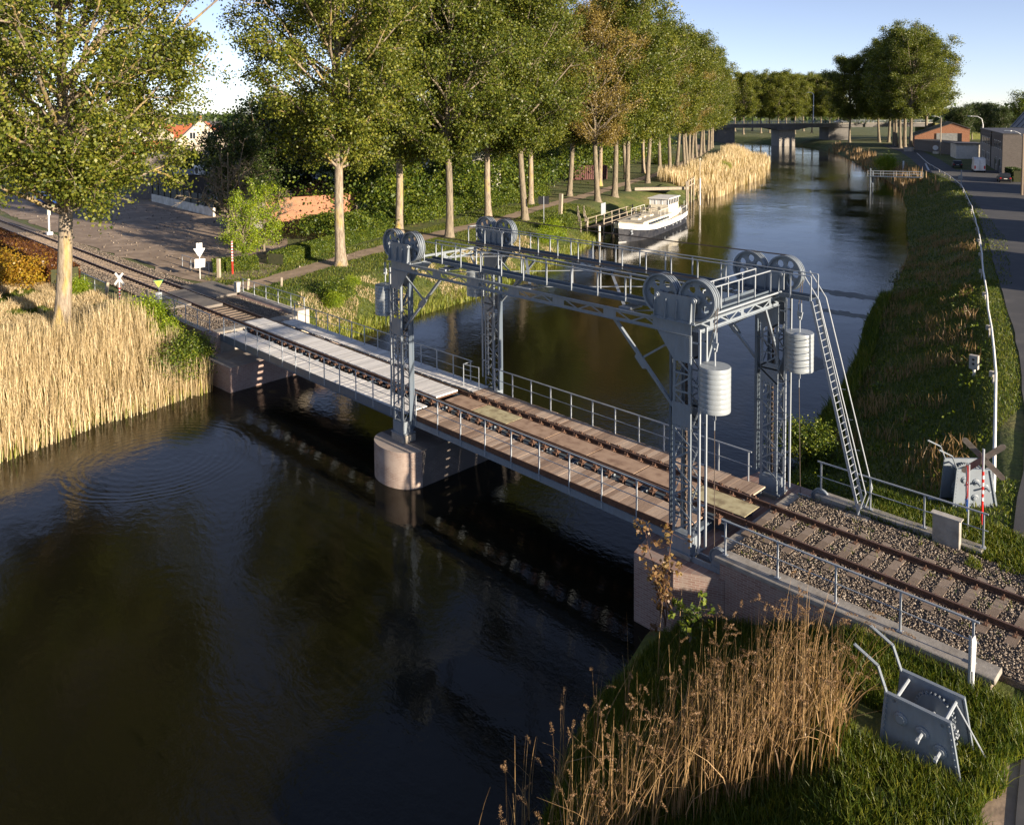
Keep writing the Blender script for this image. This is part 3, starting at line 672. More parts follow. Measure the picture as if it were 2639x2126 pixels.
# ladder, leaning from the bank to the far walkway
lad = thing('access_ladder', 'long steep steel ladder with handrails up to the gantry walkway', 'ladder', (-10.0, 2.5, -0.16))
lb = Vector((-10.0, 2.3, -.15)); lt = Vector((-11.55, 2.08, 6.5)); wv_ = Vector((0, .42, 0))
for s in (0, 1): MB().bar(lb+wv_*s, lt+wv_*s, .03, .09, (1, 0, 0)).build('stile', galv, lad)
for k in range(30):
    c = lb.lerp(lt, (k+.7)/30.5); MB().tube(c, c+wv_, .013, 6).build('rung', galv, lad)
for s in (0, 1):
    o = Vector((.26, 0, .0)); side = wv_*s+Vector((0, -.05 if s == 0 else .05, 0))
    a = lb+side+Vector((-.02, 0, .05)); b = lb+side+o+Vector((-.05, 0, .8)); c = lt+side+o+Vector((.02, 0, .1)); d = lt+side+Vector((-.28, 0, .9))
    h = MB().path([a, b, c, d], .02, 8).build('handrail', galv, lad)
    br = MB()
    for k in range(1, 7):
        p = lb.lerp(lt, k/7)+side; q = p+o*1.0+Vector((0, 0, .03)); br.tube(p, q, .012, 6)
    br.build('bracket', galv, lad)
# ------------------------------------------------------------------ counterweights and ropes
def counterweight(x, y, ztop, zbot, label, below=None):
    t = thing('counterweight', label, 'counterweight', (x, y, zbot), group='counterweights hanging at the four gantry corners')
    prof = [(0, zbot), (.45, zbot)]; n = 9; h = (ztop-zbot)/n
    for k in range(n): prof += [(.45, zbot+k*h+.006), (.453, zbot+k*h+.03), (.452, zbot+(k+1)*h-.02), (.441, zbot+(k+1)*h-.002)]
    prof += [(.44, ztop), (0, ztop)]
    MB().lathe((x, y, 0), prof, (0, 0, 1), 40).build('drum', cwmat, t, True)
    MB().tube((x, y, ztop-.02), (x, y, ztop+.55), .025, 8).build('eye_rod', galv, t)
    m_ = MB(); m_.prism([(x-.1, y-.03, ztop+.68), (x+.1, y-.03, ztop+.68), (x+.05, y-.03, ztop+.42), (x-.05, y-.03, ztop+.42)], (0, .06, 0))
    m_.tube((x, y-.09, ztop+.5), (x, y+.09, ztop+.5), .03, 8)
    for s in (-1, 1): m_.tube((x+s*.05, y, ztop+.64), (x+s*.045, y, ztop+.98), .022, 8)
    m_.build('shackle', galv, t)
    sgn = 1 if x > GC else -1; tx = GC+sgn*(7.46+.59)
    m_ = MB()
    for s in (-1, 1): m_.tube((x+s*.045, y, ztop+.9), (tx, y+s*.055, 7.18), .011, 6)
    m_.build('suspension_rope', rope, t)
    m_ = MB(); g_ = GC+sgn*7.6
    for z in (zbot+.12, ztop-.12): m_.box(min(g_, x), max(g_, x), y-.26, y-.2, z-.03, z+.03).box(min(g_, x), max(g_, x), y+.2, y+.26, z-.03, z+.03)
    m_.build('guide_shoe', steel_d, t)
    m_ = MB(); m_.box(x-.04, x+.04, y-.012, y+.012, zbot-.16, zbot); m_.path([(x-.03, y, zbot-.14), (x-.035, y, zbot-.27), (x, y, zbot-.33), (x+.035, y, zbot-.27), (x+.03, y, zbot-.14)], .012, 6)
    m_.tube((x, y, zbot-.33), (x, y, zbot-.6), .016, 6); m_.build('lower_hook', galv, t)
    if below: MB().path([(x, y, zbot-.5)]+below, .011, 6).build('hauling_rope', rope, t)
counterweight(-12.2, -2.7, 5.33, 4.02, 'banded pale grey counterweight drum at the near right corner of the gantry', [(-12.17, -2.72, -.2)])
counterweight(-12.22, 2.7, 5.25, 3.95, 'banded grey counterweight drum beside the ladder at the far right corner', [(-12.15, 2.74, -.3)])
counterweight(-28.35, -2.7, 5.28, 4.0, 'shaded blue grey counterweight drum at the near left corner of the gantry')
counterweight(-28.45, 2.7, 5.25, 3.9, 'partly hidden counterweight drum at the far left corner of the gantry')
for sy, lb_ in ((-1, 'near'), (1, 'far')):
    t = MB()
    for s in (-.055, .055):
        a = []
        for k in range(9): x = GC-7.46+(14.92)*k/8; a.append((x, sy*2.7+s, 7.80-.05*math.sin(math.pi*k/8)))
        t.path(a, .012, 6)
    tag(t.build('wire_rope', rope), 'pair of dark wire ropes strung between the sheaves along the %s side of the gantry' % lb_, 'wire rope')
# ------------------------------------------------------------------ lift span
def rchair_mesh():
    m_ = MB(); m_.box(-.10, .10, -.16, .13, -.12, -.09); m_.box(-.08, .08, -.14, .02, -.30, -.12)
    m_.box(-.07, .07, -.08, .06, -.09, -.055)
    for dx in (-.05, .05): m_.tube((dx, -.04, -.06), (dx, -.04, .025), .022, 6); m_.tube((dx, -.04, -.03), (dx, -.04, -.005), .034, 6)
    return m_
chair = rchair_mesh().build('rail_chair', rustpale); COL.objects.unlink(chair)
def put_chairs(t, x0, x1, st, y, s):
    x = x0
    while x < x1:
        c = chair.copy(); COL.objects.link(c); c.parent = t; c.location = Vector((x, y, -.03))+Vector(unoff(t)); c.rotation_euler = (0, 0, 0 if s < 0 else math.pi); x += st
def planks(x0, x1, y0, y1, z, st, gap, th, seed, jit=.004):
    m_ = MB(); r = random.Random(seed); x = x0
    while x < x1-.02:
        j = r.uniform(-jit, jit); e = r.uniform(-jit, jit)*4; m_.box(x, min(x+st-gap, x1), y0+e, y1+e, z-th+j, z+j); x += st
    return m_
def railing(name_post, t, x0, x1, y, n, zt, zf, rr=.022, mid=.52, endcap=0, leanpost=True, r2=None):
    MB().bar((x0, y, zt), (x1, y, zt), .05, .035).build('top_rail', galv, t)
    MB().tube((x0, y, zf+(zt-zf)*mid), (x1, y, zf+(zt-zf)*mid), .016, 8).build('middle_rail', galv, t)
    for k in range(n+1):
        x = x0+.12+(x1-x0-.24)*k/n
        m_ = MB(); m_.box(x-.022, x+.022, y-.02, y+.02, zf-(.0 if not r2 else r2), zt-.017)
        if not r2: m_.box(x-.07, x+.07, y-.07, y+.07, zf, zf+.012)
        m_.build('post', galv, t)
ls = thing('lift_span', 'movable railway deck with rusty plates and brown plank walkways between the four towers', 'bridge deck', (GC, 0, -0.5))
x0, x1 = -27.05, -12.85
for s in (-1, 1):
    m_ = rail_mesh(x0-.35, x1+.6, s*.7525); r = m_.build('rail', rust, ls); r.data.materials.append(railtop)
    for p in r.data.polygons:
        if p.normal.z > .9: p.material_index = 1
    m_ = MB()  # stringer girder under the rail, rivet flange
    m_.box(x0, x1, s*.7525-.17, s*.7525+.17, -.34, -.31).box(x0, x1, s*.7525-.012, s*.7525+.012, -.72, -.34).box(x0, x1, s*.7525-.15, s*.7525+.15, -.75, -.72)
    m_.build('main_beam', steel_d, ls)
put_chairs(ls, x0+.2, x1, .625, -.93, -1); put_chairs(ls, x0+.4, x1, .625, .58, 1); put_chairs(ls, x0+.4, x1, .625, .93, 1)
for k in range(7):
    a = -27.45+k*2.15; b = min(a+2.09, -12.38)
    if k == 0: a = -27.1
    MB().box(a, b, -.46, .5, -.105, -.09).build('floor_plate', (plateb, platey, plateb, plateb, plateb, plateb, platey)[k], ls)
MB().box(x0, x1, -.5, -.47, -.16, -.088).box(x0, x1, .51, .54, -.16, -.088).build('plate_frame', rust, ls)
planks(-27.0, -13.45, -2.42, -1.28, -.13, .205, .012, .05, 5).build('near_walkway', deckwood, ls)
planks(-27.05, -13.05, 1.12, 2.0, -.13, .205, .012, .05, 6).build('far_walkway', deckwood, ls)
m_ = MB(); m_.box(-27.0, -13.45, -2.47, -2.43, -.32, -.11); m_.build('edge_board', rust, ls)
m_ = MB(); m_.box(-27.0, -13.2, -2.44, -2.42, -.62, -.33).box(-27.0, -13.2, -2.5, -2.36, -.345, -.33).box(-27.0, -13.2, 2.0, 2.02, -.5, -.18)
for x in np.arange(-26.8, -13, 1.55): m_.box(x, x+.06, -2.4, -.6, -.5, -.2).box(x, x+.06, .6, 2.0, -.5, -.2)
m_.build('fascia_beam', steel, ls)
railing('post', ls, -26.75, -13.6, -2.46, 9, .90, -.3, r2=.25); railing('post', ls, -26.55, -13.55, 1.98, 11, .92, -.13, r2=.1)
# cross beams of the lift span end, hooked to the sheave ropes
for x in (-26.95, -13.45): MB().box(x-.1, x+.1, -2.55, 2.55, -.76, -.355).build('cross_beam', steel_d, ls)
# fixed span
fs = thing('fixed_span', 'fixed railway deck with pale silvery planks between left bank and pier', 'bridge deck', (-36, 0, -0.5))
for s in (-1, 1):
    r = rail_mesh(-45.9, -27.4, s*.7525).build('rail', rust, fs); r.data.materials.append(railtop)
    for p in r.data.polygons:
        if p.normal.z > .9: p.material_index = 1
    MB().box(-45.2, -27.1, s*.7525-.17, s*.7525+.17, -.34, -.31).box(-45.2, -27.1, s*.7525-.02, s*.7525+.02, -.8, -.34).box(-45.2, -27.1, s*.7525-.17, s*.7525+.17, -.83, -.8).build('main_beam', steel_d, fs)
put_chairs(fs, -44.3, -27.3, .65, -.93, -1)
planks(-44.6, -27.2, -2.62, -1.4, -.13, .16, .008, .06, 8).build('near_walkway', deckgrey, fs)
planks(-44.75, -27.1, 1.22, 2.2, -.13, .16, .008, .06, 9).build('far_walkway', deckgrey, fs)
mid = MB()
for k in range(3): mid.v, mid.f = planks(-45.85, -27.45, -.66+k*.43, -.66+k*.43+.425, .025, .16, .006, .07, 20+k, .002).v if False else mid.v, mid.f
m_ = planks(-45.85, -27.45, -.67, .6, .025, .16, .006, .07, 21, .002); m_.build('middle_walkway', deckgrey, fs)
MB().box(-45.85, -27.45, -.67, .6, -.12, -.05).build('plank_frame', rust, fs)
m_ = MB(); m_.box(-44.9, -27.2, -2.66, -2.63, -.5, -.12).box(-44.9, -27.2, -2.7, -2.55, -.52, -.5).box(-44.9, -27.1, 2.2, 2.23, -.45, -.15)
for x in np.arange(-44.7, -27.5, 1.6): m_.box(x, x+.06, -2.6, -.7, -.42, -.2).box(x, x+.06, .7, 2.2, -.42, -.2)
m_.build('fascia_beam', steel_d, fs)
railing('post', fs, -44.5, -28.0, -2.66, 12, .92, -.2, r2=.25); railing('post', fs, -44.6, -28.0, 2.0, 13, .92, -.13, r2=.1)
m_ = MB(); m_.path([(-28.0, 1.98, .9), (-28.0, 1.45, .9), (-28.0, 1.45, -.13)], .022, 8); m_.path([(-28.0, 1.45, .9), (-27.1, 1.6, .9), (-27.1, 1.6, -.13)], .022, 8); m_.path([(-28.0, 1.45, .4), (-27.1, 1.6, .4)], .016, 8)
m_.path([(-28.0, -2.6, .9), (-28.0, -2.2, .95), (-28.0, -2.2, -.1)], .018, 8)
m_.build('end_guard', galv, fs)
# white planks reaching under the tower onto the lift span start
# railings on the abutments
t = thing('steel_railing', 'grey steel railing on the concrete coping of the near right wing wall', 'railing', (-8.4, -3.05, 0)); railing('post', t, -11.8, -5.2, -2.95, 4, 1.0, 0.0)
t = thing('steel_railing', 'grey steel railing passing behind the ladder foot on the far right wall', 'railing', (-9, 2.75, 0)); railing('post', t, -11.55, -6.5, 2.72, 3, 1.0, -0.03)
t = thing('steel_railing', 'grey steel railing on the far left wing wall ending at a concrete box', 'railing', (-49.5, 3.2, 0)); railing('post', t, -53.95, -45.3, 3.2, 5, .92, 0.0)
t = thing('steel_railing', 'grey steel railing on the near left wing wall half hidden by shrubs', 'railing', (-49.5, -2.95, 0)); railing('post', t, -52.6, -45.5, -2.95, 4, .92, -.14)
t = thing('steel_railing', 'short grey railing south of the rails between tree trunk and crossing', 'railing', (-66, -4, -.3)); railing('post', t, -68.2, -61.0, -3.75, 3, .62, -.33)
t = thing('steel_railing', 'short grey railing behind the triangular sign by the dirt lot', 'railing', (-65, 4.7, -.3)); railing('post', t, -68.3, -62.8, 4.75, 3, .65, -.33)
# rope sheaves at the tower feet
def foot_sheave(x, y, z, label):
    t = thing('foot_sheave', label, 'pulley', (x, y, z-.3))
    o = MB().lathe((x, y, z), [(0, -.05), (.1, -.06), (.1, -.03), (.24, -.03), (.27, -.07), (.29, -.07), (.26, 0), (.29, .07), (.27, .07), (.24, .03), (.1, .03), (.1, .06), (0, .05)], (0, 1, 0), 28).build('wheel', steel, t, True)
    MB().box(x-.85, x+.2, y-.2, y-.14, z-.4, z-.2).box(x-.85, x+.2, y+.14, y+.2, z-.4, z-.2).box(x+.14, x+.24, y-.2, y+.2, z-.4, z-.2).prism([(x-.2, y-.16, z-.2), (x+.2, y-.16, z-.2), (x+.05, y-.16, z+.06), (x-.05, y-.16, z+.06)], (0, .03, 0)).build('frame', steel, t)
foot_sheave(-11.98, -2.78, -.28, 'steel rope pulley in a frame at the foot of the near right tower')
foot_sheave(-11.45, 2.72, -.2, 'dark round rope pulley half sunk behind the rails at the far right tower')
# ------------------------------------------------------------------ foliage generators
def leaf_arrays(c, size, r, flat=0.0, asp=0.75):
    n = len(c); a = r.normal(size=(n, 3)); a[:, 2] *= (1-flat); a /= np.linalg.norm(a, axis=1)[:, None]+1e-9
    b = r.normal(size=(n, 3)); b -= (b*a).sum(1)[:, None]*a; b /= np.linalg.norm(b, axis=1)[:, None]+1e-9
    s = (size*r.uniform(.6, 1.3, n))[:, None]; nrm = np.cross(a, b)
    V = np.stack([c-a*s*.5, c+b*s*asp*.5+nrm*s*.12, c+a*s*.5, c-b*s*asp*.5+nrm*s*.12], 1).reshape(-1, 3)
    return V, np.arange(4*n).reshape(n, 4)
def tubes_np(segs, n=5):
    # segs: list of polylines [(pt, r), ...]
    Vs, Fs, o = [], [], 0
    cs = np.array([(math.cos(2*math.pi*i/n), math.sin(2*math.pi*i/n)) for i in range(n)])
    for pl in segs:
        P = np.array([p for p, _ in pl]); R = np.array([q for _, q in pl]); m = len(P)
        d = np.gradient(P, axis=0); d /= np.linalg.norm(d, axis=1)[:, None]+1e-9
        ref = np.array([1., 0, 0]) if abs(d[0][0]) < .8 else np.array([0, 1., 0])
        a = np.cross(d, ref); a /= np.linalg.norm(a, axis=1)[:, None]+1e-9; b = np.cross(d, a)
        V = P[:, None]+(a[:, None]*cs[None, :, :1]+b[:, None]*cs[None, :, 1:])*R[:, None, None]
        Vs.append(V.reshape(-1, 3)); i = np.arange(m-1)[:, None]*n; k = np.arange(n)[None]
        F = np.stack([i+k, i+(k+1) % n, i+n+(k+1) % n, i+n+k], -1).reshape(-1, 4)+o; Fs.append(F); o += m*n
    return np.concatenate(Vs), np.concatenate(Fs)
def make_tree(seed, H=28, cs=8.5, R=6.5, nprim=46, nleaf=34000, ls=.24, tr=.42, leaf=None, barkm=None, twig=1.0, shape='poplar', clus=.6, low=.5):
    r = np.random.default_rng(seed); segs = []; centers = []
    lean = r.normal(0, .012, 2)
    def trunk(z): return np.array([lean[0]*z+.12*math.sin(z*.3+seed), lean[1]*z+.12*math.cos(z*.25+seed), z])
    tp = [(trunk(z), (tr*(1+.55*math.exp(-z*1.6)))*(1-z/H)**.75+.03) for z in np.concatenate([[-.6, 0, .4, 1, 2], np.linspace(3.5, H*.97, 16)])]
    def env(u):   # crown radius as a share of R over crown height share u
        if shape == 'poplar': return (low+(1-low)*math.sin(min(1, u/.42)*math.pi/2))*(1-max(0, (u-.42)/.58)**2.0)**.6+.05
        return math.sin(math.pi*min(1, max(.05, .12+u*.85)))**.6
    for i in range(nprim):
        u = (i+r.uniform(0, 1))/nprim; z = cs+(H-cs)*u*.94-1.0; az = i*2.39996+r.uniform(-.4, .4)
        L = R*env(u)*r.uniform(.75, 1.15); el = R_(r.uniform(18, 40)+28*u) if shape == 'poplar' else R_(r.uniform(0, 45)+25*u)
        p = trunk(max(z-L*math.sin(el)*.45, cs*.93)); d = np.array([math.cos(az)*math.cos(el), math.sin(az)*math.cos(el), math.sin(el)]); pts = [p]; m = 6
        Lr = L/math.cos(el)
        for k in range(m):
            d = d+r.normal(0, .09, 3)+np.array([0, 0, .03]); d /= np.linalg.norm(d); p = p+d*Lr/m; pts.append(p)
        r0 = .05+.055*(1-u)*tr/.42+.01*L; segs.append([(q, r0*(1-.82*k/m)) for k, q in enumerate(pts)])
        pts = np.array(pts)
        for j in range(9):
            s = r.uniform(.25, 1.0); k = int(s*(m-.01)); q = pts[k]+(pts[k+1]-pts[k])*(s*m-k)
            dd = (pts[k+1]-pts[k]); dd /= np.linalg.norm(dd); sdv = r.normal(size=3); sdv -= sdv.dot(dd)*dd; sdv /= np.linalg.norm(sdv)+1e-9
            d2 = dd*.55+sdv*.8+np.array([0, 0, .12]); d2 /= np.linalg.norm(d2); l2 = L*r.uniform(.22, .42)*(1.15-s*.4)
            q2 = q+d2*l2*.5+r.normal(0, .08, 3); q3 = q+d2*l2+r.normal(0, .15, 3)-np.array([0, 0, .1*l2])
            segs.append([(q, .028*twig+.004*L), (q2, .018*twig), (q3, .008*twig)])
            for t_ in (.35, .7, 1.0): centers.append(q+(q3-q)*t_)
            for _ in range(2):
                q4 = q2+r.normal(0, .5, 3)*l2*.5; segs.append([(q2, .012*twig), ((q2+q4)/2+r.normal(0, .05, 3), .009*twig), (q4, .006*twig)]); centers.append(q4)
        centers.append(pts[-1])
    centers = np.array(centers); nc = len(centers); wgt = r.uniform(.05, 1, nc)**1.9; wgt /= wgt.sum()
    idx = r.choice(nc, nleaf, p=wgt); c = centers[idx]+r.normal(0, clus, (nleaf, 3))*np.array([1, 1, .75])
    c = c[c[:, 2] > cs*.72]
    LV, LF = leaf_arrays(c, ls, r); TV, TF = tubes_np([tp], 12); BV, BF = tubes_np(segs, 4)
    t = thing('tree', 'x', 'tree')
    tk = npmesh('trunk', TV, TF, barkm or bark, t); tk.data.polygons.foreach_set('use_smooth', [True]*len(TF))
    npmesh('limbs', BV, BF, barkm or bark, t); npmesh('crown', LV, LF, leaf or leaf_a, t)
    return t
def hide_proto(t):
    for c in list(t.children): bpy.data.objects.remove(c)
    bpy.data.objects.remove(t)
PX = {}
def plant(key, name, x, y, z, label, scale=1.0, rz=None, group=None, cat='tree', sz=None, tilt=None):
    p = PX[key]; rz = random.uniform(0, 6.28) if rz is None else rz
    c = copy_tree(p, None, (x, y, z), rz, label, (scale, scale, scale*(sz or 1))); c.name = name; c['category'] = cat
    if group: c['group'] = group
    elif 'group' in c: del c['group']
    if tilt: c.rotation_euler = (tilt[0], tilt[1], rz)
    return c
PX['pn'] = make_tree(11, 29, 7.6, 10.4, 74, 175000, .195, .43, leaf_a, barkl, 1.3, clus=.42)
PX['pb'] = make_tree(12, 29, 8.8, 7.8, 60, 110000, .225, .40, leaf_a, barkl, 1.0, clus=.47)
PX['pc'] = make_tree(13, 29, 8.8, 7.8, 56, 92000, .25, .38, leaf_b, bark, 1.0, clus=.52)
PX['pd'] = make_tree(14, 29, 8.6, 8.2, 54, 62000, .34, .38, leaf_a, bark, 1.0, clus=.65)
PX['ps'] = make_tree(15, 27, 8.5, 6.4, 60, 34000, .21, .36, leaf_t, bark, 1.5, clus=.5)
PX['med'] = make_tree(16, 11, 2.6, 3.8, 30, 15000, .22, .16, leaf_s, bark, 1.0, shape='round', clus=.45)
PX['med2'] = make_tree(17, 13, 3.4, 4.6, 30, 15000, .27, .18, leaf_d, bark, 1.0, shape='round', clus=.55)
PX['bare'] = make_tree(18, 8, 1.8, 3.6, 26, 350, .14, .12, leaf_s, bark, 1.6, shape='round', clus=.3)
PX['mtn'] = make_tree(19, 9, 1.5, 3.0, 26, 9000, .20, .11, leaf_y, bark, 1.0, shape='round', clus=.35)
def make_bush(seed, R, H, nleaf, ls, leaf, nclump=40, hollow=.55):
    r = np.random.default_rng(seed); a = r.uniform(0, 6.28, nclump); el = np.arcsin(r.uniform(0, 1, nclump)); rr = r.uniform(hollow, 1, nclump)
    C_ = np.stack([np.cos(a)*np.cos(el)*R*rr, np.sin(a)*np.cos(el)*R*rr, np.sin(el)*H*rr+.15], 1)
    idx = r.integers(0, nclump, nleaf); c = C_[idx]+r.normal(0, .23*R, (nleaf, 3))*np.array([1, 1, .8*H/R*.6+.3]); c[:, 2] = np.abs(c[:, 2])
    V, F = leaf_arrays(c, ls, r); segs = []
    for q in C_[::2]: segs.append([(np.array([0, 0, -.2]), .035), (q*.5+r.normal(0, .08, 3), .022), (q, .008)])
    BV, BF = tubes_np(segs, 4); t = thing('shrub', 'x', 'shrub'); npmesh('stems', BV, BF, bark, t); npmesh('foliage', V, F, leaf, t); return t
PX['bs'] = make_bush(21, 1.5, 1.6, 6500, .12, leaf_s)
PX['by'] = make_bush(22, 1.2, 1.6, 6500, .10, leaf_y)
PX['bd'] = make_bush(23, 2.6, 3.2, 8500, .22, leaf_s)
PX['bo'] = make_bush(24, 1.4, 1.7, 6000, .13, leaf_o)
PX['bfar'] = make_bush(25, 7, 7.5, 6500, .75, leaf_d, 60)
# ------------------------------------------------------------------ poplars along the left bank
PL = [('pn',-53.6,-8.6,'big near poplar with yellow lichened trunk standing in front of the rails',1.0,(0,.03)),
 ('pb',-58.5,14.5,'tall poplar with pale trunk on the grass right beside the curving dirt path',1.02,None),
 ('pb',-69.8,29.0,'poplar whose trunk rises behind the near left pair of gantry sheaves',1.0,None),
 ('pc',-63.4,30.6,'poplar with yellow stained trunk between the two left pairs of gantry sheaves',1.0,None),
 ('pb',-71.3,43.8,'poplar rising directly behind the far left gantry sheaves',1.0,None),
 ('pc',-67.0,45.6,'poplar with forked yellowish trunk beside the path left of the black board',1.0,None),
 ('ps',-73.9,67.8,'sparse tan leaved poplar with straight pale trunk left of the moored boat',1.02,None),
 ('pc',-76.0,74.7,'poplar with crooked yellowish trunk behind the moored boat bow',1.05,(0,-.04)),
 ('pd',-78.9,82.0,'dark trunked poplar at the bank edge behind the boat wheelhouse',1.0,None),
 ('ps',-94.5,113.5,'sparse tan poplar standing alone just past the wooden quay',1.0,None)]
for k, x, y, l, s, tl in PL: plant(k, 'poplar_tree', x, y, -.35, l, s, group=None, tilt=tl)
for i, (x, y) in enumerate([(-85,96),(-102.4,128.3),(-103.5,133.2),(-104.5,137.5),(-108.2,144.3),(-113,153),(-117.6,161.5),(-120.3,167.7),(-123,174),(-126.9,180.6),(-131.7,190.2),(-136.9,200.8),(-142,211),(-148,222),(-96,150),(-105,165)][:14]):
    plant('ps' if i in (3, 7, 12) else ('pd' if i % 2 else 'pc'), 'poplar_tree', x, y, -.35, 'tan leaved poplar in the close row of trunks leading to the road bridge' if i in (3, 7, 12) else 'green poplar in the close row of trunks leading to the road bridge', random.uniform(.92, 1.02), group='poplars in the close row leading to the road bridge')
for i, (x, y) in enumerate([(-78,58),(-81,70),(-88,86),(-93,100),(-99,114)]):
    plant('pc' if i % 2 else 'pb', 'poplar_tree', x, y, -.35, 'poplar of the second row set back behind the bank path', random.uniform(.9, 1.0), group='poplars of the second row behind the path')
# right bank group
RG = [q for q in [(-92.2,246.1,1.22),(-96.6,254.9,1.3),(-97.8,254,1.2),(-88,262,1.25),(-84,270,1.2),(-104,268,1.28),(-110,282,1.22),(-117.6,298,1.2),(-120.4,296,1.15),(-128.8,289.2,1.1),(-100,285,1.25),(-90,284,1.2),(-112,306,1.2),(-129,318,1.05),(-76,276,1.12)] if -7.0 < 0 and (q[0], q[1]) not in ((-88,262),(-84,270),(-90,284),(-76,276))]
for i, (x, y, s) in enumerate(RG): plant('pd' if i % 3 else 'pc', 'poplar_tree', x, y, -.35, 'large rounded poplar in the group beside the orange brick gable' if i < 5 else 'large poplar at the back of the group right of the road bridge', s, group='poplars grouped right of the road bridge' if i < 5 else 'poplars at the back of the right group')
for i in range(13):
    p = at(1895+i*22, 440+random.uniform(-25, 40)); plant('pd', 'poplar_tree', p.x, p.y, 0, 'dark green poplar in the wood behind the road bridge', random.uniform(.95, 1.12), group='poplars of the wood behind the road bridge')
for i, (u, d, s) in enumerate([(2480,300,.9),(2505,330,1.0),(2535,310,1.0),(2560,345,1.0),(2455,340,.9),(2585,330,.9)]):
    p = at(u, d); plant('med2', 'field_tree', p.x, p.y, -.3, 'brownish half bare tree in the clump behind the orange gable', s*1.15, group='trees in the clump behind the orange gable')
p = at(2650, 300); plant('med', 'field_tree', p.x, p.y, -.3, 'sunlit green tree at the right edge behind the sheet metal roof', 1.7)
# distant woodland on the horizon
r = np.random.default_rng(5); cs_ = []
for k in range(520):
    u = r.uniform(-300, 3200); d = r.uniform(620, 1900)
    p = at(u, d); hh = r.uniform(4, 13); n_ = 55
    cs_.append(np.stack([r.normal(p.x, 12, n_), r.normal(p.y, 12, n_), np.abs(r.normal(0, hh*.6, n_))+1+max(0, (d-500)*.001)], 1))
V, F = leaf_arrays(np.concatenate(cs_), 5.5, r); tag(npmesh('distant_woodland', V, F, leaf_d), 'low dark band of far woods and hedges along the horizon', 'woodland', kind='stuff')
for i, (u, d) in enumerate([(480,190),(520,230),(600,170),(560,260),(430,240),(700,200),(380,250),(300,200),(200,230),(640,210),(120,190),(40,220),(250,300),(800,180),(900,190),(1000,180),(1100,190),(1220,200),(1350,210),(1450,230)]):
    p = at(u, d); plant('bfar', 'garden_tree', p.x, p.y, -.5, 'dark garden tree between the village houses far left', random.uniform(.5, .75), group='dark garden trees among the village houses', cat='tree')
# undergrowth behind the poplars
def thicket(name, pts, R, H, per, ls, leaf, seed, label, cat='undergrowth'):
    r = np.random.default_rng(seed); cs_ = []
    for i in range(len(pts)-1):
        a = np.array(pts[i]); b = np.array(pts[i+1]); L = np.hypot(*(b-a)); k = int(L*per)
        t_ = r.uniform(0, 1, (k, 1)); c = a+(b-a)*t_+r.normal(0, R, (k, 2))
        top = H*(.75+.5*vnoise(c[:, 0], c[:, 1], 3.0, seed)+.25*vnoise(c[:, 0], c[:, 1], 1.1, seed)); z = top*np.sqrt(r.uniform(.02, 1, k))-.3
        cs_.append(np.stack([c[:, 0], c[:, 1], z], 1))
    V, F = leaf_arrays(np.concatenate(cs_), ls, r); return tag(npmesh(name, V, F, leaf), label, cat, kind='stuff')
thicket('undergrowth', [(-69.5,21),(-72.6,31),(-75,40),(-78.2,52),(-82.5,64)], 1.0, 3.0, 1000, .2, leaf_s, 34, 'ivy and brambles crowding the inner side of the bank path')
thicket('undergrowth', [(-79,27),(-83,45),(-88,62),(-97,82),(-108,108),(-122,140),(-145,185)], 2.6, 7.5, 480, .36, leaf_s, 31, 'tangled green undergrowth in the strip behind the rows of poplars')
thicket('undergrowth', [(-73,19.5),(-75,27),(-77.5,36),(-80,45)], .9, 2.6, 900, .2, leaf_s, 32, 'ivy covered bushes below the orange brick wall along the path')
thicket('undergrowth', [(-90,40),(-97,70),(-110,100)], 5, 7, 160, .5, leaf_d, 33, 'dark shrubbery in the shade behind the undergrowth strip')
for i, (x, y, s, k, l) in enumerate([(-86,50,1.0,'med','green young tree in front of the whitewashed ivy wall'),(-84,38,.95,'med','young tree left of the whitewashed wall behind the trunks'),(-92,72,1.0,'med','young tree right of the whitewashed wall'),
   (-81,31,.9,'med2','dark young tree behind the orange brick wall'),(-90,24,1.15,'med2','broad dark green tree behind the bright maple shrub'),(-86,18.5,.95,'med2','dark green tree left of the brick wall rising over the lot'),(-96,31,1.2,'med2','dark tree at the back edge of the bare lot'),(-102,92,1.1,'med','rounded tree near the rusty container'),(-106,104,1.0,'med','rounded green tree beyond the rusty container'),(-114,122,1.2,'med2','dark tree behind the far trunks of the bank row'),(-128,150,1.2,'med','green tree near the end of the undergrowth strip')]):
    plant(k, 'young_tree', x, y, -.3, l, s)
plant('bare', 'bare_shrub', -80.5, 14.8, -.3, 'leafless spreading shrub at the edge of the dirt lot', 1.15, cat='shrub')
plant('bare', 'bare_shrub', -76.5, 17.5, -.3, 'thin bare sapling clump beside the brick wall', .8, cat='shrub')
plant('mtn', 'maple_sapling', -66.5, 9.6, -.35, 'bright yellow green young maple behind the red and white post', .62, cat='tree')
plant('mtn', 'maple_sapling', -68.5, 12.5, -.35, 'larger yellow green maple at the corner of the dirt lot', .72, cat='tree')
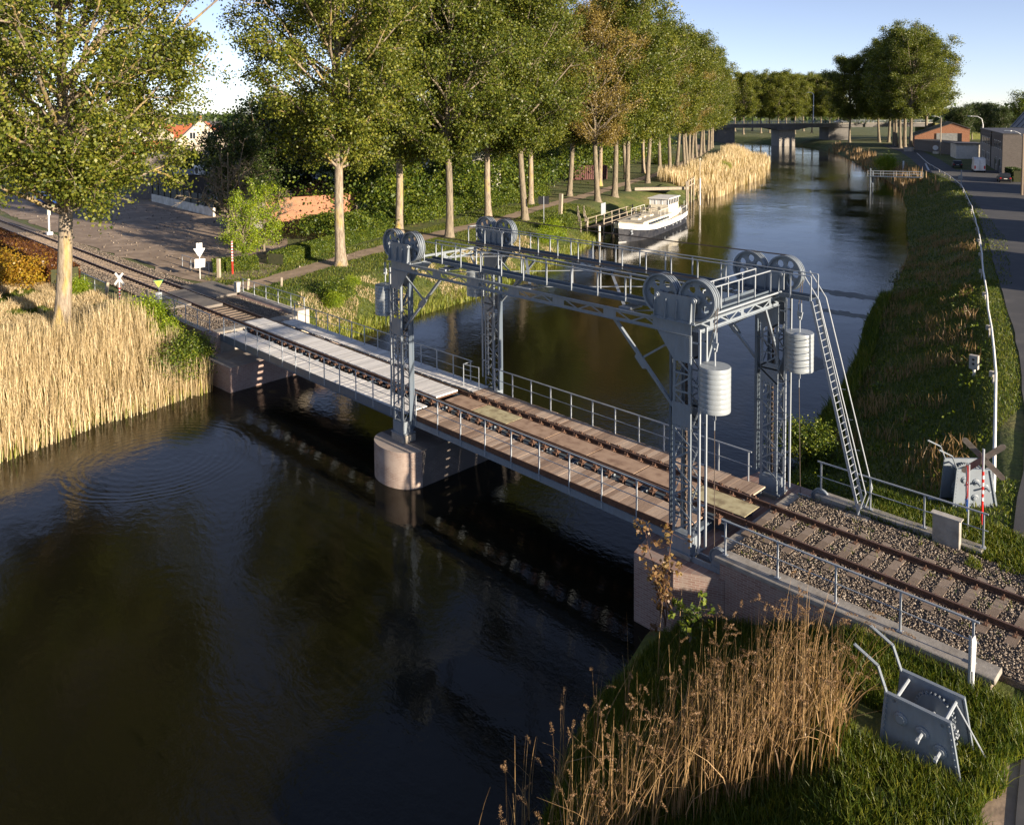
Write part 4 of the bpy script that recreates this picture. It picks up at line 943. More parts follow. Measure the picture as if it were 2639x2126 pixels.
# clipped hedge beside the path
def hedge(name, pts, wd, h, per, ls, leaf, seed, label):
    r = np.random.default_rng(seed); cs_ = []; root = thing(name, label, 'hedge', (pts[0][0], pts[0][1], -.35))
    for i in range(len(pts)-1):
        a = np.array(pts[i]); b = np.array(pts[i+1]); d = (b-a); L = np.hypot(*d); d /= L; n_ = np.array([-d[1], d[0]]); k = int(L*per)
        face = r.integers(0, 3, k); t_ = r.uniform(0, L, k); s_ = r.uniform(-wd/2, wd/2, k); z = r.uniform(0, h, k)
        s_ = np.where(face == 0, wd/2, np.where(face == 1, -wd/2, s_))+r.normal(0, .05, k); z = np.where(face == 2, h, z)+r.normal(0, .05, k)
        c = a+d*t_[:, None]+n_*s_[:, None]; cs_.append(np.stack([c[:, 0], c[:, 1], z-.35], 1))
        m_ = MB(); hw = wd/2-.06; q = [(a+n_*hw), (b+n_*hw), (b-n_*hw), (a-n_*hw)]
        m_.prism([(p[0], p[1], -.6) for p in q], (0, 0, h+.2)).build('twig_core', hedgecore, root)
    V, F = leaf_arrays(np.concatenate(cs_), ls, r); npmesh('foliage', V, F, leaf, root); return root
hedgecore = simple('hedge_core', (0.03, 0.035, 0.012), (0.05, 0.05, 0.02), 4, 0.95)
hedge('clipped_hedge', [(-62.8,10.6),(-67.2,19.8),(-71.5,29.5)], 1.6, 1.05, 2600, .11, leaf_s, 41, 'low clipped green hedge running along the bank path behind the pale poplar')
hedge('ivy_mound', [(-64.2,5.6),(-62.9,9.0)], 1.8, .9, 2400, .11, leaf_s, 42, 'ivy covered bank behind the red and white striped post')
hedge('beech_hedge', [(-66.5,-4.9),(-76,-4.2),(-96,-4.0)], 2.0, 1.5, 1500, .15, leaf_r, 43, 'dark red brown beech hedge along the rails at the far left')
hedge('privet_hedge', [(-40.5,146),(-37.5,139)], 1.6, 2.1, 500, .3, leaf_d, 44, 'dark green hedge beside the parked black car')
# shrubs
for k, x, y, z, s, l in [('by',-50.6,-4.6,-.7,1.15,'bright green bush growing beside the near left wing wall'),('by',-47.6,-4.7,-1.0,.9,'smaller green bush against the left abutment pillar'),
   ('bs',-44.9,-5.2,-1.9,1.0,'loose green bush between the reeds and the left abutment'),('bs',-45.0,-4.6,-1.2,.8,'upper green bush on the left abutment corner'),('by',-52.6,-5.4,-.5,.8,'yellowish bush at the edge of the reeds left of the crossing'),
   ('bo',-68.5,-7.2,-.4,1.3,'orange leaved bush in front of the beech hedge'),('bo',-72.5,-8.5,-.4,1.5,'large golden bush at the left edge of the photo'),('by',-62.8,-5.2,-.4,.75,'small green bush with white blossom behind the big trunk'),
   ('bs',-50.8,9.0,-1.0,.85,'dark bush on the grassy bank right of the left abutment'),('by',-49.8,8.2,-1.3,.6,'yellow green bush low on the grassy bank'),('by',-52.5,11.5,-.9,.55,'small yellow bush higher on the grassy bank'),
   ('bs',-63.5,48,-1.4,1.1,'yellowish bush at the waterline below the black board'),('by',-61.2,44.2,-1.8,1.2,'bright bush on the bank behind the far gantry rail'),('by',-59.0,40.5,-1.9,1.0,'yellow bush near the water left of the boat mooring'),
   ('by',-95.5,140,-1.2,1.2,'green bush standing in the pale reed bed'),('by',-70.5,168,-1.5,2.0,'bright round bush on the right bank below the poplars'),('bs',-15.6,10.5,-2.4,.8,'dark bush overhanging the water near the right abutment'),
   ('bs',-13.2,6.0,-2.2,.6,'low bush behind the far right tower'),('bd',-112,140,-.4,.8,'dense shrub below the distant bank row'),('bd',-78.5,35,-.3,.8,'rounded dense shrub behind the second row of trunks'),('bd',-81,51,-.3,.9,'dense shrub left of the whitewashed wall'),('bd',-85.5,66,-.3,.9,'dense shrub at the foot of the green strip near the container')]:
    plant(k, 'shrub', x, y, z, l, s, cat='shrub')
# ------------------------------------------------------------------ reeds and grass
def blades(name, P, h0, h1, wd, mat, seed, lean=.25, bend=.3, seg=3, dirb=None):
    r = np.random.default_rng(seed); n = len(P); H = r.uniform(h0, h1, n); az = r.uniform(0, 6.28, n)
    ln = r.normal(0, lean, n)*H; d = np.stack([np.cos(az), np.sin(az)], 1)
    if dirb is not None: d = d*.6+np.array(dirb); ln = np.abs(r.normal(lean, lean*.5, n))*H
    pz = r.uniform(0, 6.28, n); sd_ = np.stack([np.cos(pz), np.sin(pz)], 1)*(wd*r.uniform(.7, 1.4, n)/2)[:, None]; Vs = []
    for k in range(seg+1):
        t_ = k/seg; o = d*(ln*t_**(1+bend*3))[:, None]; c = np.stack([P[:, 0]+o[:, 0], P[:, 1]+o[:, 1], P[:, 2]+H*t_*(1-.12*t_*lean)], 1)
        w_ = (1-t_)**.6+.12; s3 = np.concatenate([sd_*w_, np.zeros((n, 1))], 1); Vs += [c-s3, c+s3]
    V = np.stack(Vs, 1).reshape(-1, 3); b = np.arange(n)[:, None]*(2*(seg+1)); F = []
    for k in range(seg): F.append(np.concatenate([b+2*k, b+2*k+1, b+2*k+3, b+2*k+2], 1))
    return npmesh(name, V, np.stack(F, 1).reshape(-1, 4), mat), H, d, ln
def scatter(n, x0, x1, y0, y1, cond, seed, zo=0.0):
    r = np.random.default_rng(seed); X = r.uniform(x0, x1, n); Y = r.uniform(y0, y1, n); d = sdist(X, Y); k = cond(X, Y, d); X, Y = X[k], Y[k]
    Z = height(X, Y)+zo; return np.stack([X, Y, np.maximum(Z, WZ-.15)], 1)
def clump(X, Y, s, th, seed): return (vnoise(X, Y, s, seed)+vnoise(X, Y, s*.37, seed+1)*.7) > th
# dry reed bed, left foreground bank
def cond(X, Y, d): return (d > -.9+.35*vnoise(X, Y, 1.3)) & (d < 7.2+vnoise(X, Y, 2.5)*2) & (X < -40) & (Y < -4.0-.4*(X < -44)) & ((Y < -5.2) | (d < 3))
P = scatter(52000, -58, -36, -34, -3.6, cond, 51)
tag(blades('dry_reed_bed', P, 1.3, 2.35, .030, reedm, 52, .13, .3)[0], 'pale straw coloured reed bed at the water edge in the left foreground', 'reeds', kind='stuff')
P2 = P[::3]; P2 = P2[np.argsort(sdist(P2[:, 0], P2[:, 1]))[:int(len(P2)*.6)]]
tag(blades('green_reed_shoots', P2, .5, 1.25, .035, reedg, 53, .3, .3)[0], 'young green shoots at the foot of the pale reed bed', 'reeds', kind='stuff')
r = np.random.default_rng(54); Pd = P[r.choice(len(P), 2600, replace=False)]; Pd = Pd+np.array([0, 0, .5])
tag(blades('bent_reed_stalks', Pd, .8, 1.6, .026, reedm, 55, .9, .2)[0], 'broken reed stalks leaning across the left reed bed', 'reeds', kind='stuff')
# long reed fringe in the distance, left bank past the boat
def cond(X, Y, d): return (d > -3.5-vnoise(X, Y, 9)*3) & (d < 9+vnoise(X, Y, 6)*3)
P = scatter(60000, -135, -74, 99, 215, cond, 56); P = P[P[:, 0] < -20]; P = P[(P[:, 0] < (-77-(P[:, 1]-100)*.42+8))]
tag(blades('pale_reed_fringe', P, 1.3, 2.6, .11, reedm, 57, .12, .3)[0], 'sunlit pale reeds on the left bank beyond the moored boat', 'reeds', kind='stuff')
def cond(X, Y, d): return (d > .2) & (d < 6) & clump(X, Y, 9, -.1, 3)
P = scatter(26000, -130, -40, 120, 300, cond, 58); P = P[P[:, 0] > (-60-(P[:, 1]-140)*.55)]
tag(blades('shaded_reeds', P, 1.0, 2.0, .12, reedb, 59, .12, .3)[0], 'brown shaded reeds along the right bank before the road bridge', 'reeds', kind='stuff')
def cond(X, Y, d): return (d > .2) & (d < 6.4) & clump(X, Y, 1.9, .12, 12)
P = scatter(60000, -40, -8, 7, 75, cond, 92)
tag(blades('dead_weeds', P[P[:, 0] > -36], .25, .75, .03, reedb, 93, .35, .3, 2)[0], 'patches of dead brown weeds on the dark right bank', 'weeds', kind='stuff')
P = scatter(42000, -34, -8, 6.5, 60, lambda X, Y, d: (d > -.2) & (d < 6.6) & clump(X, Y, 1.3, .2, 14), 94); r = np.random.default_rng(95); P = P[P[:, 0] > -32]; P = P+np.stack([r.normal(0, .1, len(P)), r.normal(0, .1, len(P)), r.uniform(.02, .38, len(P))], 1)
V, F = leaf_arrays(P, .15, r); tag(npmesh('bank_weeds', V, F, leaf_s), 'leafy weeds and nettles scattered over the right bank', 'weeds', kind='stuff')
P = scatter(60000, -76, -54.5, -13, -3.9, lambda X, Y, d: d > 6, 96); k_ = clump(P[:, 0], P[:, 1], 1.6, -.1, 15)
tag(blades('dry_grass', P[k_], .15, .6, .04, reedm, 97, .5, .3, 2)[0], 'dead straw coloured grass around the foot of the big near poplar', 'grass', kind='stuff')
tag(blades('lawn_grass', P[~k_], .08, .25, .04, grassm, 98, .5, .3, 2)[0], 'green grass around the foot of the big near poplar', 'grass', kind='stuff')
P = scatter(60000, -60, -44.5, 4, 40, lambda X, Y, d: (d > .3) & (d < 5.5) & clump(X, Y, 2.2, .05, 16), 99); P = P[P[:, 0] < -40]
tag(blades('dry_bank_grass', P, .08, .34, .03, reedm, 100, .7, .3, 2)[0], 'straw coloured dead grass mixed into the sunny left bank', 'grass', kind='stuff')
# fringe of green sedge at the waterline left bank
def cond(X, Y, d): return (d > -.45) & (d < .9)
P = scatter(90000, -64, -44, 3.8, 53, cond, 60); P = P[P[:, 0] < -40]
tag(blades('waterside_sedge', P, .2, .9, .045, reedg, 61, .35, .3)[0], 'green sedge fringing the left waterline behind the gantry', 'grass', kind='stuff')
# grass on the left bank slope
def cond(X, Y, d): return (d > .5) & (d < 16) & ((np.abs(Y) > 3.6))
P = scatter(150000, -78, -45, 3.6, 62, cond, 62); P = P[P[:, 0] < -40]
k_ = np.ones(len(P), bool)
for i in range(len(PATH2)-1):
    a = np.array(PATH2[i]); b = np.array(PATH2[i+1]); ab = b-a; q = P[:, :2]-a; t_ = np.clip(q@ab/(ab@ab), 0, 1); k_ &= np.hypot(*(q-t_[:, None]*ab).T) > 1.1
P = P[k_]
tag(blades('bank_grass', P, .08, .24, .035, grassm, 63, .5, .3, 2)[0], 'sunlit grass on the left bank between path and water', 'grass', kind='stuff')
# right bank grass: near part dense
def cond(X, Y, d): return (d > -.25) & (d < 12) & (X > -35) & ~((X > -9) & (Y > 9))
P = scatter(230000, -32, 0, 3.0, 46, cond, 64); xr = np.interp(P[:, 1], [p[1] for p in ROADL], [p[0] for p in ROADL]); P = P[P[:, 0] < xr-.1]
tag(blades('right_bank_grass', P, .05, .20, .03, grassm, 65, .6, .3, 2)[0], 'rough grass on the dark right bank between water and guard pipe', 'grass', kind='stuff')
P = P[np.abs(sdist(P[:, 0], P[:, 1])) < .7]
tag(blades('right_bank_sedge', P, .3, .8, .05, grassm, 66, .3, .3, 2)[0], 'taller sedge hanging over the right waterline', 'grass', kind='stuff')
def cond(X, Y, d): return (d > .3) & (d < 9) & (X > -60)
P = scatter(90000, -66, -16, 44, 150, cond, 67); P = P[P[:, 0] > (-24-(P[:, 1]-40)*.34)]
tag(blades('far_right_bank_grass', P, .08, .28, .07, grassm, 68, .6, .3, 2)[0], 'shaded grass on the right bank beyond the guard pipe bend', 'grass', kind='stuff')
def cond(X, Y, d): return (d > .1)
P = scatter(150000, -13, -2.5, -14.5, -3.3, cond, 69); P = P[(P[:, 0] < -3.9+vnoise(P[:, 0], P[:, 1], .5)*.5)]
P = P[~((P[:, 0] < -5) & (P[:, 0] > -7) & (P[:, 1] > -6.6) & (P[:, 1] < -5.6))]
k_ = clump(P[:, 0], P[:, 1], .7, -.62, 8)
tag(blades('foreground_grass', P[k_], .12, .42, .018, grassm, 70, .45, .3, 3)[0], 'lush grass around the near winch in the lower right corner', 'grass', kind='stuff')
Pw = scatter(16000, -10.5, -3.6, 2.45, 4.6, lambda X, Y, d: (X-2.2*Y < -9.5+clump(X, Y, .8, 0, 4)*1.5) | (Y > 3.2) & (X < -5.9), 88)*np.array([1, 1, 0])+np.array([0, 0, -.22])
tag(blades('verge_grass', Pw, .06, .25, .02, grassm, 89, .5)[0], 'ragged grass between the far railing and the ballast on the right', 'grass', kind='stuff')
Pw = scatter(9000, -6.8, -1.5, 1.3, 3.0, lambda X, Y, d: clump(X, Y, .6, .1, 5), 90)*np.array([1, 1, 0])+np.array([0, 0, -.2])
tag(blades('verge_grass', Pw, .05, .2, .02, grassm, 91, .5)[0], 'dusty weeds beside the rails at the right edge', 'grass', kind='stuff')
tag(blades('weeds_by_rails', scatter(2600, -12, -4, -2.6, 2.6, lambda X, Y, d: clump(X, Y, .5, .28, 9), 71, .0)*np.array([1, 1, 0])+np.array([0, 0, -.2]), .05, .2, .015, grassm, 72, .5)[0], 'small weeds sprouting in the ballast on the right', 'weeds', kind='stuff')
def inpoly(X, Y, poly):
    s = np.zeros(X.shape, bool); n = len(poly)
    for i in range(n):
        a, b = poly[i], poly[(i+1) % n]; s ^= ((a[1] > Y) != (b[1] > Y)) & (X < (b[0]-a[0])*(Y-a[1])/((b[1]-a[1]) or 1e-9)+a[0])
    return s
# tall brown reeds with plumes, bottom centre foreground
def cond(X, Y, d): return (d > -.7) & inpoly(X+vnoise(X, Y, .8)*.5, Y+vnoise(Y, X, .9)*.5, [(-9.2,-11.4),(-8.4,-10.0),(-6.3,-7.9),(-6.7,-6.4),(-7.9,-5.2),(-9.0,-5.6),(-9.6,-7.0),(-10.1,-9.0),(-10.3,-11.2),(-9.8,-13)]) | ((X > -12.2) & (d > -.6) & (d < 2.0) & (Y < -5) & (np.sin(X*7.3)*np.cos(Y*5.1) > .72)) 
P = scatter(14000, -12.8, -4.3, -16.5, -3.6, cond, 73)
den = np.random.default_rng(74).uniform(0, 1, len(P)); P = P[(den < .48) & (P[:, 0] < -5.0)]
ob, H_, d_, ln_ = blades('tall_reeds', P, 1.3, 2.75, .015, reedb, 75, .24, .35, 6, (.42, .30))
tag(ob, 'tall brown reeds with feathery plumes in the bottom centre foreground', 'reeds', kind='stuff')
r = np.random.default_rng(76); pk = r.uniform(0, 1, len(P)) < .34; T = np.stack([P[:, 0]+d_[:, 0]*ln_, P[:, 1]+d_[:, 1]*ln_, P[:, 2]+H_*(1-.12*.17)], 1)[pk]; D2 = np.concatenate([d_[pk], np.full((pk.sum(), 1), .2)], 1); D2 /= np.linalg.norm(D2, axis=1)[:, None]
m_ = 70; off_ = r.uniform(0, 1, (len(T), m_, 1))*.24; c = T[:, None]+D2[:, None]*off_+r.normal(0, .022, (len(T), m_, 3))*(1-off_*2.5)-np.array([0, 0, 1])*off_**2*1.2
V, F = leaf_arrays(c.reshape(-1, 3), .035, r, asp=.35); tag(npmesh('reed_plumes', V, F, plumem), 'feathery brown seed plumes on the foreground reeds', 'reeds', kind='stuff')
Pl = P[::2]+np.array([0, 0, .4]); tag(blades('reed_leaves', Pl, .5, 1.2, .02, reedb, 77, .7, .3, 3)[0], 'narrow dry leaves among the foreground reeds', 'reeds', kind='stuff')
# brown leaved sapling by the right abutment
def sapling(x, y, z, label, hs, leaf, seed):
    t = thing('sapling', label, 'sapling', (x, y, z)); r = np.random.default_rng(seed); segs = []; cs_ = []
    for (dx, dy, h) in hs:
        pts = [np.array([x, y, z])]; 
        for k in range(1, 8): u = k/7; pts.append(np.array([x+dx*u**1.3+.04*math.sin(k*2.1), y+dy*u, z+h*u]))
        segs.append([(p, .022*(1-.7*k/7)) for k, p in enumerate(pts)])
        for k in range(2, 8):
            for _ in range(3):
                q = pts[k]+r.normal(0, .16, 3); segs.append([(pts[k], .007), ((pts[k]+q)/2, .005), (q, .004)]); cs_ += [q+r.normal(0, .06, 3) for _ in range(9)]
    V, F = tubes_np(segs, 6); npmesh('stems', V, F, rustpale if leaf is leaf_m else bark, t); V, F = leaf_arrays(np.array(cs_), .12, r, asp=.9); npmesh('leaves', V, F, leaf, t)
sapling(-12.7, -4.45, -1.9, 'brown leaved sapling with two thin stems in front of the right abutment', [(-.75, -.1, 2.9), (.1, .15, 2.7), (-.2, -.2, 1.5)], leaf_m, 81)
sapling(-11.6, -4.9, -1.6, 'small green sapling among the reeds below the right abutment', [(.2, .1, 1.1), (-.3, 0, .9)], leaf_s, 82)
for k_ in PX.values(): hide_proto(k_)
for o in (spike, chair):
    pass
# ------------------------------------------------------------------ hand winches
def winch(x, y, z, rz, label):
    t = thing('hand_winch', label, 'winch', (x, y, z), rz); t.scale = (1.28,)*3 if x > -6 else (1.15,)*3   # local: plates in the x-z plane, gap along y
    def plate(yy, nm):
        m_ = MB(); m_.prism([(-.62, yy, 0), (.62, yy, 0), (.40, yy, 1.25), (-.52, yy, 1.25)], (0, .015, 0))
        s = -1 if yy < 0 else 1; o = yy-.01 if s < 0 else yy+.025
        m_.bar((-.64, o-s*.0, .04), (.64, o, .04), .05, .09); m_.bar((.62, o, 0), (.40, o, 1.25), .05, .05); m_.bar((-.62, o, 0), (-.52, o, 1.25), .04, .04)
        m_.bar((-.54, o, 1.25), (.42, o, 1.25), .07, .03)
        m_.build('side_plate', steel, t)
        rv = MB(); pts = [(.60-.2*k/12, o+s*.02, .05+1.15*k/12) for k in range(13)]+[(-.58+.08*k/12, o+s*.02, .05+1.15*k/12) for k in range(13)]
        rivets(rv, pts, .014, (0, s, 0)); rv.build('rivets', steel, t)
        h = MB(); h.path([(-.52, yy, 1.25), (-.66, yy, 1.62), (-1.02, yy, 1.80)], .02, 6); h.bar((-.52, yy, 1.25), (-.66, yy, 1.62), .06, .02).bar((-.66, yy, 1.62), (-1.04, yy, 1.80), .06, .02); h.build('handle_bar', steel, t)
        for (bx, bz) in ((-.30, .93), (.02, .87), (.28, .72), (.0, .42)): MB().lathe((bx, yy+(0 if s < 0 else .015), bz), [(.10, 0), (.10, .02), (.065, .03), (.065, .05), (0, .05)], (0, s, 0), 14).build('bearing', steel, t)
    plate(-.34, 'near'); plate(.34, 'far')
    for (bx, bz, nm, ln) in ((.02, .87, 'crank_shaft', .52), (.28, .72, 'crank_shaft', .52), (.0, .42, 'drum_shaft', .40), (-.40, 1.16, 'tie_rod', .34), (.30, 1.14, 'tie_rod', .34), (.52, .12, 'tie_rod', .34)):
        m_ = MB().tube((bx, -ln, bz), (bx, ln, bz), .028, 8)
        if nm == 'crank_shaft': m_.box(bx-.022, bx+.022, -ln-.09, -ln, bz-.022, bz+.022)
        m_.build(nm, galv, t)
    MB().lathe((0, 0, .42), [(.13, -.3), (.13, -.18), (.22, -.18), (.22, .1), (.13, .1), (.13, .3)], (0, 1, 0), 22).build('rope_drum', steel, t, True)
    def gear(cx, cy, cz, r, n, wd):
        m_ = MB().lathe((cx, cy, cz), [(0, -wd*.4), (r*.9, -wd*.4), (r*.9, -wd), (r, -wd), (r, wd), (r*.9, wd), (r*.9, wd*.4), (0, wd*.4)], (0, 1, 0), n)
        for k in range(n):
            a = 2*math.pi*k/n; u = Vector((math.cos(a), 0, math.sin(a))); c = Vector((cx, cy, cz)); m_.bar(c+u*r*.98, c+u*(r+.035), wd*2, .022, (0, 1, 0) if False else (u.z, 0, -u.x))
        return m_
    gear(0.0, .2, .42, .36, 34, .03).build('gear', steel, t); gear(.02, .26, .87, .27, 28, .025).build('gear', steel, t); gear(.28, .2, .72, .08, 11, .03).build('gear', galv, t)
    MB().path([(.3, .3, 1.16), (.74, .3, .50)], .014, 6).build('pawl_lever', galv, t)
    MB().bar((-.62, -.3, .04), (-1.15, -.3, .06), .09, .04).bar((-.62, .3, .04), (-1.0, .3, .06), .09, .04).build('foot_beam', steel, t)
    for v in t.children:
        pass
    return t
winch(-5.30, -5.98, -.80, 0.02, 'steel hand winch with gears standing in the grass in the lower right corner')
winch(-8.0, 6.3, -.55, 0.75, 'steel hand winch with gears on the far bank behind the crossing sign')
# ------------------------------------------------------------------ signs and posts
shadedback = simple('shaded_sign_back', (.15, .13, .11), (.10, .085, .07), 6, .7)  # grey-brown stands in for the shade on the rear of the cross
def textobj(s, size, loc, rot, mat, parent, nm='lettering'):
    c = bpy.data.curves.new(nm, 'FONT'); c.body = s; c.size = size; c.extrude = .003; c.align_x = 'CENTER'; c.align_y = 'CENTER'
    c.materials.append(mat); oc = bpy.data.objects.new(nm, c); COL.objects.link(oc); bpy.context.view_layer.update(); me = bpy.data.meshes.new_from_object(oc); bpy.data.objects.remove(oc); me.materials.clear(); me.materials.append(mat); o = bpy.data.objects.new(nm, me); COL.objects.link(o); o.parent = parent; o.location = Vector(loc)+Vector(unoff(parent)); o.rotation_euler = rot; return o
def striped_post(t, x, y, z0, z1, zs, r=.035):
    m_ = MB().tube((x, y, z0), (x, y, zs), r, 12); m_.build('post', red, t)
    z = zs; k = 0
    while z < z1-.01:
        zz = min(z+.115, z1); MB().tube((x, y, z), (x, y, zz), r, 12).build('stripe', white if k % 2 == 0 else red, t); z = zz; k += 1
t = thing('crossing_sign', 'railway crossing cross seen from behind on a red and white post by the winch', 'road sign', (-7.1, 4.4, -.4))
MB().tube((-7.1, 4.4, -.4), (-7.1, 4.4, -.22), .037, 12).build('post_foot', white, t)
striped_post(t, -7.1, 4.4, -.22, 1.55, .62); MB().tube((-7.1, 4.4, 1.55), (-7.1, 4.4, 2.25), .035, 12).build('post_top', galv, t)
vd = Vector((-7.1, 4.4, 0))-Vector((CAM.x, CAM.y, 0)); vd.normalize(); rr_ = Vector((vd.y, -vd.x, 0))
for s in (-1, 1):
    c = Vector((-7.1, 4.4, 1.92))+vd*.05; a = c-rr_*.50*1-Vector((0, 0, s*.48)); b = c+rr_*.50+Vector((0, 0, s*.48)); m_ = MB(); d = (b-a).normalized(); n_ = d.cross(vd); pts = []
    for k in range(7): aa = math.pi*k/6; pts.append(a+(n_*math.cos(aa)-d*math.sin(aa))*.085)
    for k in range(7): aa = math.pi*k/6; pts.append(b+(-n_*math.cos(aa)+d*math.sin(aa))*.085)
    m_.prism(pts, vd*(.02+.005*s)); m_.build('cross_arm', shadedback, t)
t = thing('round_road_signs', 'two round red rimmed signs over a blue plate on a slim post', 'road sign', (-7.35, 3.9, -.4))
MB().tube((-7.35, 3.9, -.4), (-7.35, 3.9, 1.85), .025, 10).build('post', galv, t)
nd = Vector((-.93, -.36, 0)).normalized(); sd2 = Vector((nd.y, -nd.x, 0))   # sign faces turned nearly edge on
for z in (1.55, 1.02):
    MB().lathe((-7.40, 3.88, z), [(0, 0), (.26, 0), (.26, .012), (0, .012)], nd, 28).build('disc', red, t); MB().lathe(Vector((-7.40, 3.88, z))+nd*.013, [(0, 0), (.19, 0), (.19, .003), (0, .003)], nd, 28).build('face', white, t)
MB().bar(Vector((-7.40, 3.88, .62))-sd2*.2, Vector((-7.40, 3.88, .62))+sd2*.2, .02, .34).build('blue_plate', blue, t)
MB().bar(Vector((-7.42, 3.87, .68))-sd2*.13, Vector((-7.42, 3.87, .68))+sd2*.13, .024, .03).bar(Vector((-7.42, 3.87, .6))-sd2*.13, Vector((-7.42, 3.87, .6))+sd2*.13, .024, .03).build('plate_lettering', white, t)
t = thing('white_marker', 'narrow white signboard on a short post at the end of the near right railing', 'sign', (-5.15, -3.55, -.9))
MB().tube((-5.15, -3.55, -.9), (-5.15, -3.55, .35), .03, 10).build('post', white, t); MB().prism([(-5.18, -3.59, .2), (-5.12, -3.54, .2), (-5.10, -3.53, .9), (-5.13, -3.55, 1.05), (-5.18, -3.59, .95)], (.012, -.016, 0)).build('board', white, t)
MB().bar((-5.21, -3.6, -.1), (-5.21, -3.6, 1.0), .03, .05).build('bracket', galv, t)
t = thing('instrument_post', 'small beige box with two buttons on a white post in the dark grass', 'post box', (-12.0, 21.4, -1.2))
MB().tube((-12, 21.4, -1.3), (-12, 21.4, -.25), .07, 10).build('post', white, t); MB().box(-12.2, -11.8, 21.25, 21.5, -.3, .4).build('box', concp, t, bevel=.01)
for z in (-.02, .2): MB().lathe((-12, 21.245, z), [(0, 0), (.06, 0), (.06, .02), (0, .02)], (0, -1, 0), 12).build('button', black, t)
t = thing('concrete_cabinet', 'grey slab sided cabinet fixed to the far right railing near the ladder', 'cabinet', (-7.55, 2.55, -.2))
MB().prism([(-7.9, 2.42, -.2), (-7.15, 2.36, -.2), (-7.15, 2.36, .68), (-7.9, 2.42, .68)], (.02, .14, 0)).build('body', conc, t, bevel=.01); MB().box(-7.93, -7.1, 2.33, 2.58, .68, .71).build('lid', concp, t)
t = thing('concrete_cabinet', 'slim concrete box at the left end of the far left railing', 'cabinet', (-54.2, 3.1, -.2))
MB().box(-54.45, -54.0, 2.8, 3.15, -.25, .68).build('body', concp, t, bevel=.01)
t = thing('triangle_sign', 'yellow triangle sign numbered one with green corners on a slim dark post', 'railway sign', (-54.23, -2.56, -.3))
MB().tube((-54.23, -2.56, -.3), (-54.23, -2.56, 1.6), .025, 8).build('post', steel_d, t)
c = Vector((-54.20, -2.60, 1.42)); f_ = (Vector((CAM.x, CAM.y, 0))-Vector((c.x, c.y, 0))).normalized(); q = Vector((-f_.y, f_.x, 0))
tri = lambda s, o: [c+f_*o+q*(-.27*s)+Vector((0, 0, .2*s)), c+f_*o+q*(.27*s)+Vector((0, 0, .2*s)), c+f_*o+Vector((0, 0, -.27*s))]
MB().prism(tri(1.15, .0), f_*.01).build('green_border', green, t); MB().prism(tri(.9, .012), f_*.01).build('yellow_face', yellow, t)
ang = math.atan2(f_.y, f_.x)+math.pi/2
textobj('1', .26, c+f_*.026+Vector((0, 0, .05)), (math.pi/2, 0, ang), black, t, 'number')
MB().bar(c+Vector((0, 0, -.7))-q*.2, c+Vector((0, 0, -.7))+q*.2, .02, .22).bar(c+Vector((0, 0, -.95))-q*.2, c+Vector((0, 0, -.95))+q*.2, .02, .22).build('grey_panel', galv, t)
t = thing('crossing_sign', 'railway crossing cross seen edge on over a red and white post on the left', 'road sign', (-57.6, -3.95, -.3))
striped_post(t, -57.6, -3.95, -.35, .95, -.3, .06); MB().tube((-57.6, -3.95, .95), (-57.6, -3.95, 1.7), .045, 8).build('post_top', white, t)
for s in (-1, 1): MB().bar((-57.6-.35*s*.7, -3.95-.35*s*.6, 1.05), (-57.6+.3*s*.7, -3.95+.3*s*.6, 1.85), .03, .14).build('cross_arm', white, t)
t = thing('arrow_sign', 'white sign back with downward triangle and square plate by the path', 'road sign', (-61.8, 3.52, -.3))
MB().tube((-61.8, 3.52, -.3), (-61.8, 3.52, 2.55), .03, 8).build('post', white, t)
c = Vector((-61.8, 3.52, 0)); f_ = (Vector((CAM.x, CAM.y, 0))-c); f_.z = 0; f_.normalize(); q = Vector((-f_.y, f_.x, 0)); c = c-f_*.05
MB().prism([c+q*a+Vector((0, 0, z)) for a, z in ((-.22, 2.55), (.22, 2.55), (.22, 2.1), (-.22, 2.1))], -f_*.015).build('top_plate', white, t)
MB().prism([c-f_*.02+q*a+Vector((0, 0, z)) for a, z in ((-.44, 2.12), (.44, 2.12), (0, 1.35))], -f_*.015).build('triangle_plate', white, t)
MB().prism([c+q*a+Vector((0, 0, z)) for a, z in ((-.36, 1.28), (.42, 1.28), (.38, .62), (-.38, .55))], -f_*.015).build('lower_plate', white, t)
t = thing('striped_post', 'red and white striped post in front of the bright young maple', 'post', (-61.76, 6.2, -.35)); striped_post(t, -61.76, 6.2, -.35, 2.4, .75, .07)
for i, (x, y, z0, z1, r, tx, l) in enumerate([(-61.0, 4.7, -.4, 1.26, .13, 0, 'thick pale wooden post between the square sign and the striped post'), (-55.3, 4.25, -.4, .54, .09, .12, 'leaning wooden post behind the far left railing end'),
     (-54.7, 6.7, -.5, .34, .09, .3, 'tilted pale post standing alone on the grassy bank'), (-54.3, -3.3, -.4, 1.12, .09, 0, 'square wooden post beside the triangle sign'), (-60.6, -3.9, -.4, .75, .09, -.15, 'leaning concrete post at the end of the short railing south of the rails'),
     (-68.3, -5.9, -.4, 1.6, .07, 0, 'thin pale post in front of the orange bush'), (-68.0, 53.2, -.5, 2.2, .22, .05, 'leaning pale mooring post right of the black board')]):
    o = MB().box(-r, r, -r*.8, r*.8, -.2, z1-z0); ob = o.build('wooden_post', postwood, None, bevel=.015); ob.location = (x, y, z0); ob.rotation_euler = (0, tx, .5+i); tag(ob, l, 'post')
t = thing('information_board', 'black board on a tall thin pole beside the bank path', 'sign', (-64.1, 45.9, -.6))
